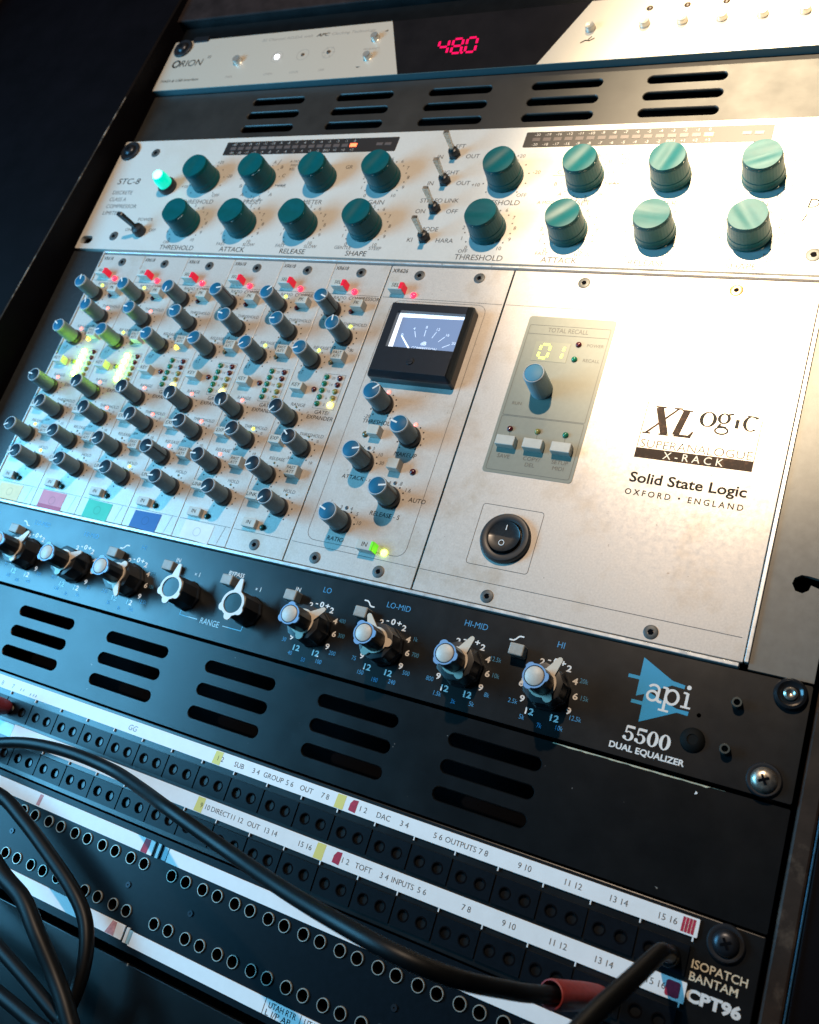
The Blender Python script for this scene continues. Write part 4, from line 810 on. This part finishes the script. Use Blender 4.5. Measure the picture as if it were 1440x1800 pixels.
# ------------------------------------------------------------------ patchbays
def jack_block():
    b = MB(); plate(rrect(9.15, 0, 17.6, 10.2, 0.3), [circ(4.9, -0.2, 1.95, 16), circ(12.85, -0.2, 1.95, 16)], -0.5, 0.5, b); return b.mesh('jack_block', [JACKB])
def jack_socket():
    b = MB(); b.lathe([(2.5, 0.5), (2.45, 0.62), (2.0, 0.62), (1.9, 0.4), (1.85, -7.5), (0.01, -7.5)], 18, c1=False); return b.mesh('jack_socket', [VOID])
def patchbay():
    t = thing('patchbay', 'black patchbay with two printed white label strips and rows of paired jack holes', 'patchbay', 0, -111.1, 0)
    Y = lambda y: y+111.1
    b = MB(); b.rbox(241.3, 0, 482.6, 44.0, -3, -0.6, 0.6, 0.3); fp = part('front_panel', b, t, mats=BLACKP)
    p = MB(); p.text('ISOPATCH', 461.2, Y(-105.0), 2.7, 0, w=18.4, al='l', bold=0.012); p.text('BANTAM', 461.2, Y(-109.0), 2.7, 0, w=16, al='l', bold=0.012); p.text('CPT96', 461.4, Y(-114.9), 3.6, 1, w=18, al='l', bold=0.05)
    part('printed_text', p, fp, 0, 0, -0.6, mats=[CREAMI, WHITEI], smooth=0)
    jb, js = shared('jb', jack_block), shared('js', jack_socket)
    for row, yc in enumerate((-104.9, -125.7)):
        xo = 0.0 if row == 0 else -0.1
        for k in range(24):
            o = part('jack_block', jb, t, 20.75+18.3*k+xo, Y(yc), 0)
            for dx in (4.9, 12.85): part('jack_socket', js, o, dx, -0.2, 0)
    T1 = [('1 2', 249.5), ('SUB', 260), ('3 4', 269.4), ('GROUP', 278.9), ('5 6', 287.6), ('OUT', 296.4), ('7 8', 306), ('1 2', 325), ('DAC', 334.6), ('3 4', 344.4), ('5 6', 359.7), ('OUTPUTS', 369.6), ('7 8', 379.4), ('9 10', 396.5), ('11 12', 415.8), ('13 14', 433), ('15 16', 450.6)]
    T2 = [('9 10', 250.4), ('DIRECT', 259.2), ('11 12', 268.4), ('OUT', 277.3), ('13 14', 286.6), ('15 16', 304.4), ('1 2', 324.4), ('TOFT', 332.8), ('3 4', 342.6), ('INPUTS', 351), ('5 6', 359.6), ('7 8', 378.8), ('9 10', 396.3), ('11 12', 415.7), ('13 14', 432.8), ('15 16', 451.2)]
    for row, (yc, hh, T) in enumerate(((-93.75, 6.3, T1), (-115.0, 6.9, T2))):
        xa = 18 if row == 0 else 124
        b = MB(); b.rbox((xa+461.2)/2, 0, 461.2-xa, hh, -0.6, 0.25, 0.4, 0.12); ls = part('label_strip', b, t, 0, Y(yc), 0, mats=PAPER)
        p = MB()
        for s_, x in T: p.text(s_, x, 0, 2.15 if len(s_) < 6 else 2.1, 0, z=0.3)
        for x in ([311.2, 245.4] if row == 0 else [309.3, 245]): part('yellow_mark', MB().flat([(0, -hh/2+.3), (4.4, -hh/2+.2), (4.6, hh/2-.2), (0.4, hh/2-.3)], 0.3), ls, x, mats=YEL)
        x = 318.2 if row == 0 else 318.4; part('red_mark', MB().flat([(0, -2.2), (3.4, -2.5), (3.6, 2.6), (1.2, 2.4), (0.1, 0.6)], 0.31), ls, x, mats=REDM)
        if row == 0:
            q = MB()
            for i in range(4): q.line([(i*1.15, -2.5), (i*1.15+.1, 0), (i*1.15+.2, 2.5)], 0.95, 0.31+.01*i)
            part('red_scribble', q, ls, 455.8, mats=REDM)
            for x, s_ in ((104, '8'), (112, '7')): p.text(s_, x, -0.6, 2.2, 3, z=0.3)
            for x, y in ((117.6, -0.8), (119.6, -0.7), (125.2, -1.5), (127.4, -1.4), (129.2, -1.4)): p.line([(x, y-0.7), (x+0.5, y), (x+0.4, y+0.6)], 0.45, 0.3, 3)
            p.text('GG', 196, -0.2, 2.6, 3, z=0.3, shear=0.2)
        else:
            part('red_mark', MB().flat(rrect(0, 0, 4.8, 5.2, 0.9), 0.31), ls, 456.8, mats=REDM);
        part('label_text', p, ls, mats=[INKG, YEL, REDM, mat('pencil_ink', (0.25, 0.28, 0.32), 0.6), mat('faded_ink', (0.62, 0.62, 0.62), 0.6)], smooth=0)
        b = MB()
        for k in range(25): b.rbox(20.7+18.3*k-(0 if row == 0 else .1), -hh/2-0.75, 0.55, 1.5, -0.6, 0.2, 0.1, 0.05)
        part('tick_mark', b, ls, mats=WHITEI)
    b = MB(); b.rbox(118, 0, 12.5, 6.4, -0.6, 0.35, 0.4, 0.15); part('clear_cover', b, t, 0, Y(-115), 0, mats=CLEAR)
    part('cup_washer', shared('pw', lambda: washer_mesh(6.4)), t, 470.6, Y(-95.2), -0.5); part('rack_screw', shared('panb', None), t, 470.6, Y(-95.2), 0.4)
    return t
patchbay()
def lower_patchbay():
    t = thing('patchbay', 'lower black patchbay with nickel ringed jacks and blank white label strips', 'patchbay', 0, -157.0, 0)
    Y = lambda y: y+157.0
    XS = []
    for k in range(14): XS += [222.1-17.58*k, 230.15-17.58*k]
    for k in range(12): XS += [246.4+17.46*k, 254.4+17.46*k]
    XS = sorted(x for x in XS if 120 < x < 462)
    holes = [circ(x, Y(y), 2.5, 14) for x in XS for y in (-146.7, -167.0)]
    b = MB(); plate(rrect(241.3, Y(-157.8), 482.6, 48.0, 0.6), holes, -6, -0.4, b); part('front_panel', b, t, mats=JACKB)
    b = MB(); b.box(20, 470, Y(-178), Y(-136), -9, -7); part('inner_shadow_plate', b, t, mats=VOID)
    def rg():
        b = MB(); b.lathe([(2.72, -0.4), (2.70, 0.15), (2.58, 0.3), (2.34, 0.3), (2.28, 0.1)], 24, c1=False); b.lathe([(2.28, 0.1), (2.2, -5), (0.01, -5)], 24, mi=1, c1=False); return b.mesh('jack_ring', [NICKEL, VOID])
    r = shared('ring', rg)
    for x in XS:
        for y in (-146.7, -167.0): part('jack_ring', r, t, x, Y(y))
    for i, (x0, x1, y, h) in enumerate(((60, 232.2, -139.5, 6.2), (240.8, 462, -139.6, 5.8), (60, 233, -175.4, 6.0), (237.2, 462, -176.2, 5.8))):
        b = MB(); b.rbox((x0+x1)/2, 0, x1-x0, h, -0.6, 0.3, 0.3, 0.1); ls = part('label_strip', b, t, 0, Y(y), 0, mats=PAPER)
        p = MB()
        if i == 0:
            part('red_mark', MB().flat([(0, -3), (3.6, -3), (4, 1), (3.8, 3), (.6, 3)], 0.35), ls, 225.8, mats=REDM); part('faded_red_mark', MB().flat([(0, -2.6), (2.2, -2.6), (2.6, 2.6), (.4, 2.6)], 0.35), ls, 158, mats=PINKM);
        if i == 2: part('faded_red_mark', MB().flat([(0, -2.8), (5.2, -2.8), (4.8, 2.8), (2.2, 2.8)], 0.35), ls, 223.4, mats=PINKM)
        if i == 3:
            p.text('UTAH RTR', 318, 1.2, 2.2, 2, z=0.35, w=13); p.text('L I/P AB', 317, -1.6, 2.2, 2, z=0.35, w=12); p.line([(309.6, -2.9), (309.6, 2.9)], 0.25, 0.35, 2); p.line([(326.6, -2.9), (326.6, 2.9)], 0.25, 0.35, 2); p.text('UTAH RTR', 335, 1.2, 2.2, 2, z=0.35, w=13); p.text('R I/P AB', 334, -1.6, 2.2, 2, z=0.35, w=12)
        if p.f: part('label_text', p, ls, mats=[REDM, PINKM, INK, mat('faded_ink', (0.62, 0.62, 0.62), 0.6)], smooth=0)
    b = MB()
    for x, y in ((235.2, -139.5), (235, -175.6)): b.rbox(x, Y(y), 1.6, 6.2, -0.6, 0.5, 0.2, 0.1)
    part('strip_end_stop', b, t, mats=WHITEI)
    b = MB()
    for x, y in ((239, -139.5), (236.6, -175.9)): b.rbox(x+.2, Y(y), 2.4, 5.6, -0.6, 0.3, 0.3, 0.1)
    part('strip_end_cap', b, t, mats=CLEAR)
    b = MB()
    for x in (60, 150, 226, 262, 362, 440): b.lathe([(1.4, -0.4), (1.3, 0.1), (0.4, 0.1), (0.3, -0.3)], 14, x, Y(-157.2))
    part('panel_screw', b, t, mats=SCREWB)
lower_patchbay()
b = MB(); b.rbox(241.3, -209, 482.6, 46, -4, -2, 0.6, 0.4)
single('blank_panel', b, VENTP, 'blank black panel beneath the lower patchbay behind hanging cables', 'blank panel')
b = MB(); b.rbox(241.3, -270, 482.6, 70, -4, -2, 0.6, 0.4)
single('blank_panel', b, VENTP, 'lowest blank black panel under the other blank panel', 'blank panel')

# ------------------------------------------------------------------ patch cables
def smooth_path(P, n=10):
    P = [Vector(p) for p in P]; out = []
    for i in range(len(P)-1):
        a, b_, c, d = P[max(i-1, 0)], P[i], P[i+1], P[min(i+2, len(P)-1)]
        for k in range(n):
            u = k/n; out.append(0.5*((2*b_)+(c-a)*u+(2*a-5*b_+4*c-d)*u*u+(3*b_-a-3*c+d)*u**3))
    out.append(P[-1]); return out
def cable(label, P, r=2.75, group='black patch cables', boot=None):
    t = thing('patch_cable', label, 'patch cable', *P[-1], group=group)
    o = Vector(P[-1]); Q = [p-o for p in smooth_path(P)]
    part('cable', MB().tube([tuple(q) for q in Q], r, 16), t, mats=RUBBER)
    return t
def plug(t, col, foot, mouth, base, mname):        # boot with an open mouth, standing on a jack
    f, m_, o = Vector(foot), Vector(mouth), Vector(base); ax = (m_-f).normalized(); q = Vector((0, 0, 1)).rotation_difference(ax)
    def put(b): b.v = [tuple(q @ Vector(v)+f-o) for v in b.v]; return b
    b = MB(); b.lathe([(2.6, 0.9), (3.7, 2.5), (4.2, 6), (4.6, 14), (4.7, 30), (4.8, 35), (4.6, 36.2), (4.2, 36.4), (3.8, 35.6), (3.5, 30), (3.2, 20)], 26, c1=True)
    part('plug_boot', put(b), t, mats=col, label=mname)
    b = MB(); b.lathe([(1.7, -6), (1.7, 1.5), (2.6, 1.6)], 16); part('plug_tip', put(b), t, mats=NICKEL)
P1 = [(60, -150, 12), (105, -131, 12), (131.8, -121.0, 12.0), (152.8, -115.7, 12.0), (178.4, -113.3, 12.0), (206.1, -113.7, 14.0), (232.7, -115.6, 24.0), (260.7, -117.6, 38.0), (298.1, -122.5, 46.0), (335.4, -124.6, 64.0), (366.6, -124.9, 80.0), (389.7, -125.6, 86.0), (405.6, -126.5, 78.0), (416.0, -127, 58), (421.0, -127, 46), (427.5, -126.4, 25)]
t = cable('black patch cable sweeping across the label strips into a red boot', P1, 2.8); plug(t, REDB, (435.4, -125.8, 0), (424, -126.8, 36), P1[-1], 'bright red plug boot')
P2 = [(440, -140, 128), (446.3, -124.6, 107), (449.5, -116.9, 92.6), (452.9, -109.6, 73.1), (455.4, -102.6, 46), (455.2, -103.0, 28), (453.9, -105.1, 2)]
t = cable('short thick black cable arching out of the rightmost top row jack', P2, 2.7); b = MB(); b.lathe([(3.6, 0.6), (3.6, 6), (3.2, 9), (2.9, 9)], 20, 453.9-P2[-1][0], -105.1-P2[-1][1]); b.v = [(x, y, z-P2[-1][2]) for x, y, z in b.v]; part('plug_boot', b, t, mats=RUBBER)
P3 = [(40, -122, 70), (70, -112, 52), (94, -106.5, 36), (104, -105.5, 28), (110, -105.3, 16)]
t = cable('dark red booted cable plugged in at the far left under the top label strip', P3); plug(t, mat('dark_red_boot', (0.16, 0.012, 0.02), 0.55), (117, -105.1, 0), (106, -105.4, 26), P3[-1], 'dark red plug boot')
cable('outermost hanging black cable loop crossing the blank label strips at lower left', [(80, -150, 13), (120.9, -143.5, 13), (145.6, -142.7, 12), (164.9, -148.1, 12), (187.1, -156.7, 12), (206.6, -165.2, 12), (219.0, -173.1, 12), (226.6, -182.2, 13), (230.6, -192.2, 14), (231.7, -203.0, 15), (230.7, -214.5, 16), (229, -240, 18)], 3.2)
cable('black cable hanging inside the outer loop and crossing the lower strip at the left edge', [(100, -135, 26), (144.5, -153.1, 26), (177.4, -168.1, 26), (195.8, -174.1, 26), (210.1, -183.1, 26), (225.4, -194.5, 24), (238.2, -203.9, 24), (248.5, -214.6, 24), (262, -240, 24)], 3.6)
cable('black cable slanting below the lowest white label strip', [(110, -180, 16), (158.5, -191.5, 16), (185.8, -198.5, 16), (207.3, -204.0, 16), (225.9, -209.4, 16), (247.8, -216.1, 16), (280, -240, 16)], 2.9)
cable('lowest black cable cutting the bottom left corner of the picture', [(130, -204, 24), (179.2, -208.2, 24), (221.0, -212.8, 24), (243.2, -217.0, 24), (280, -240, 24)], 3.0)
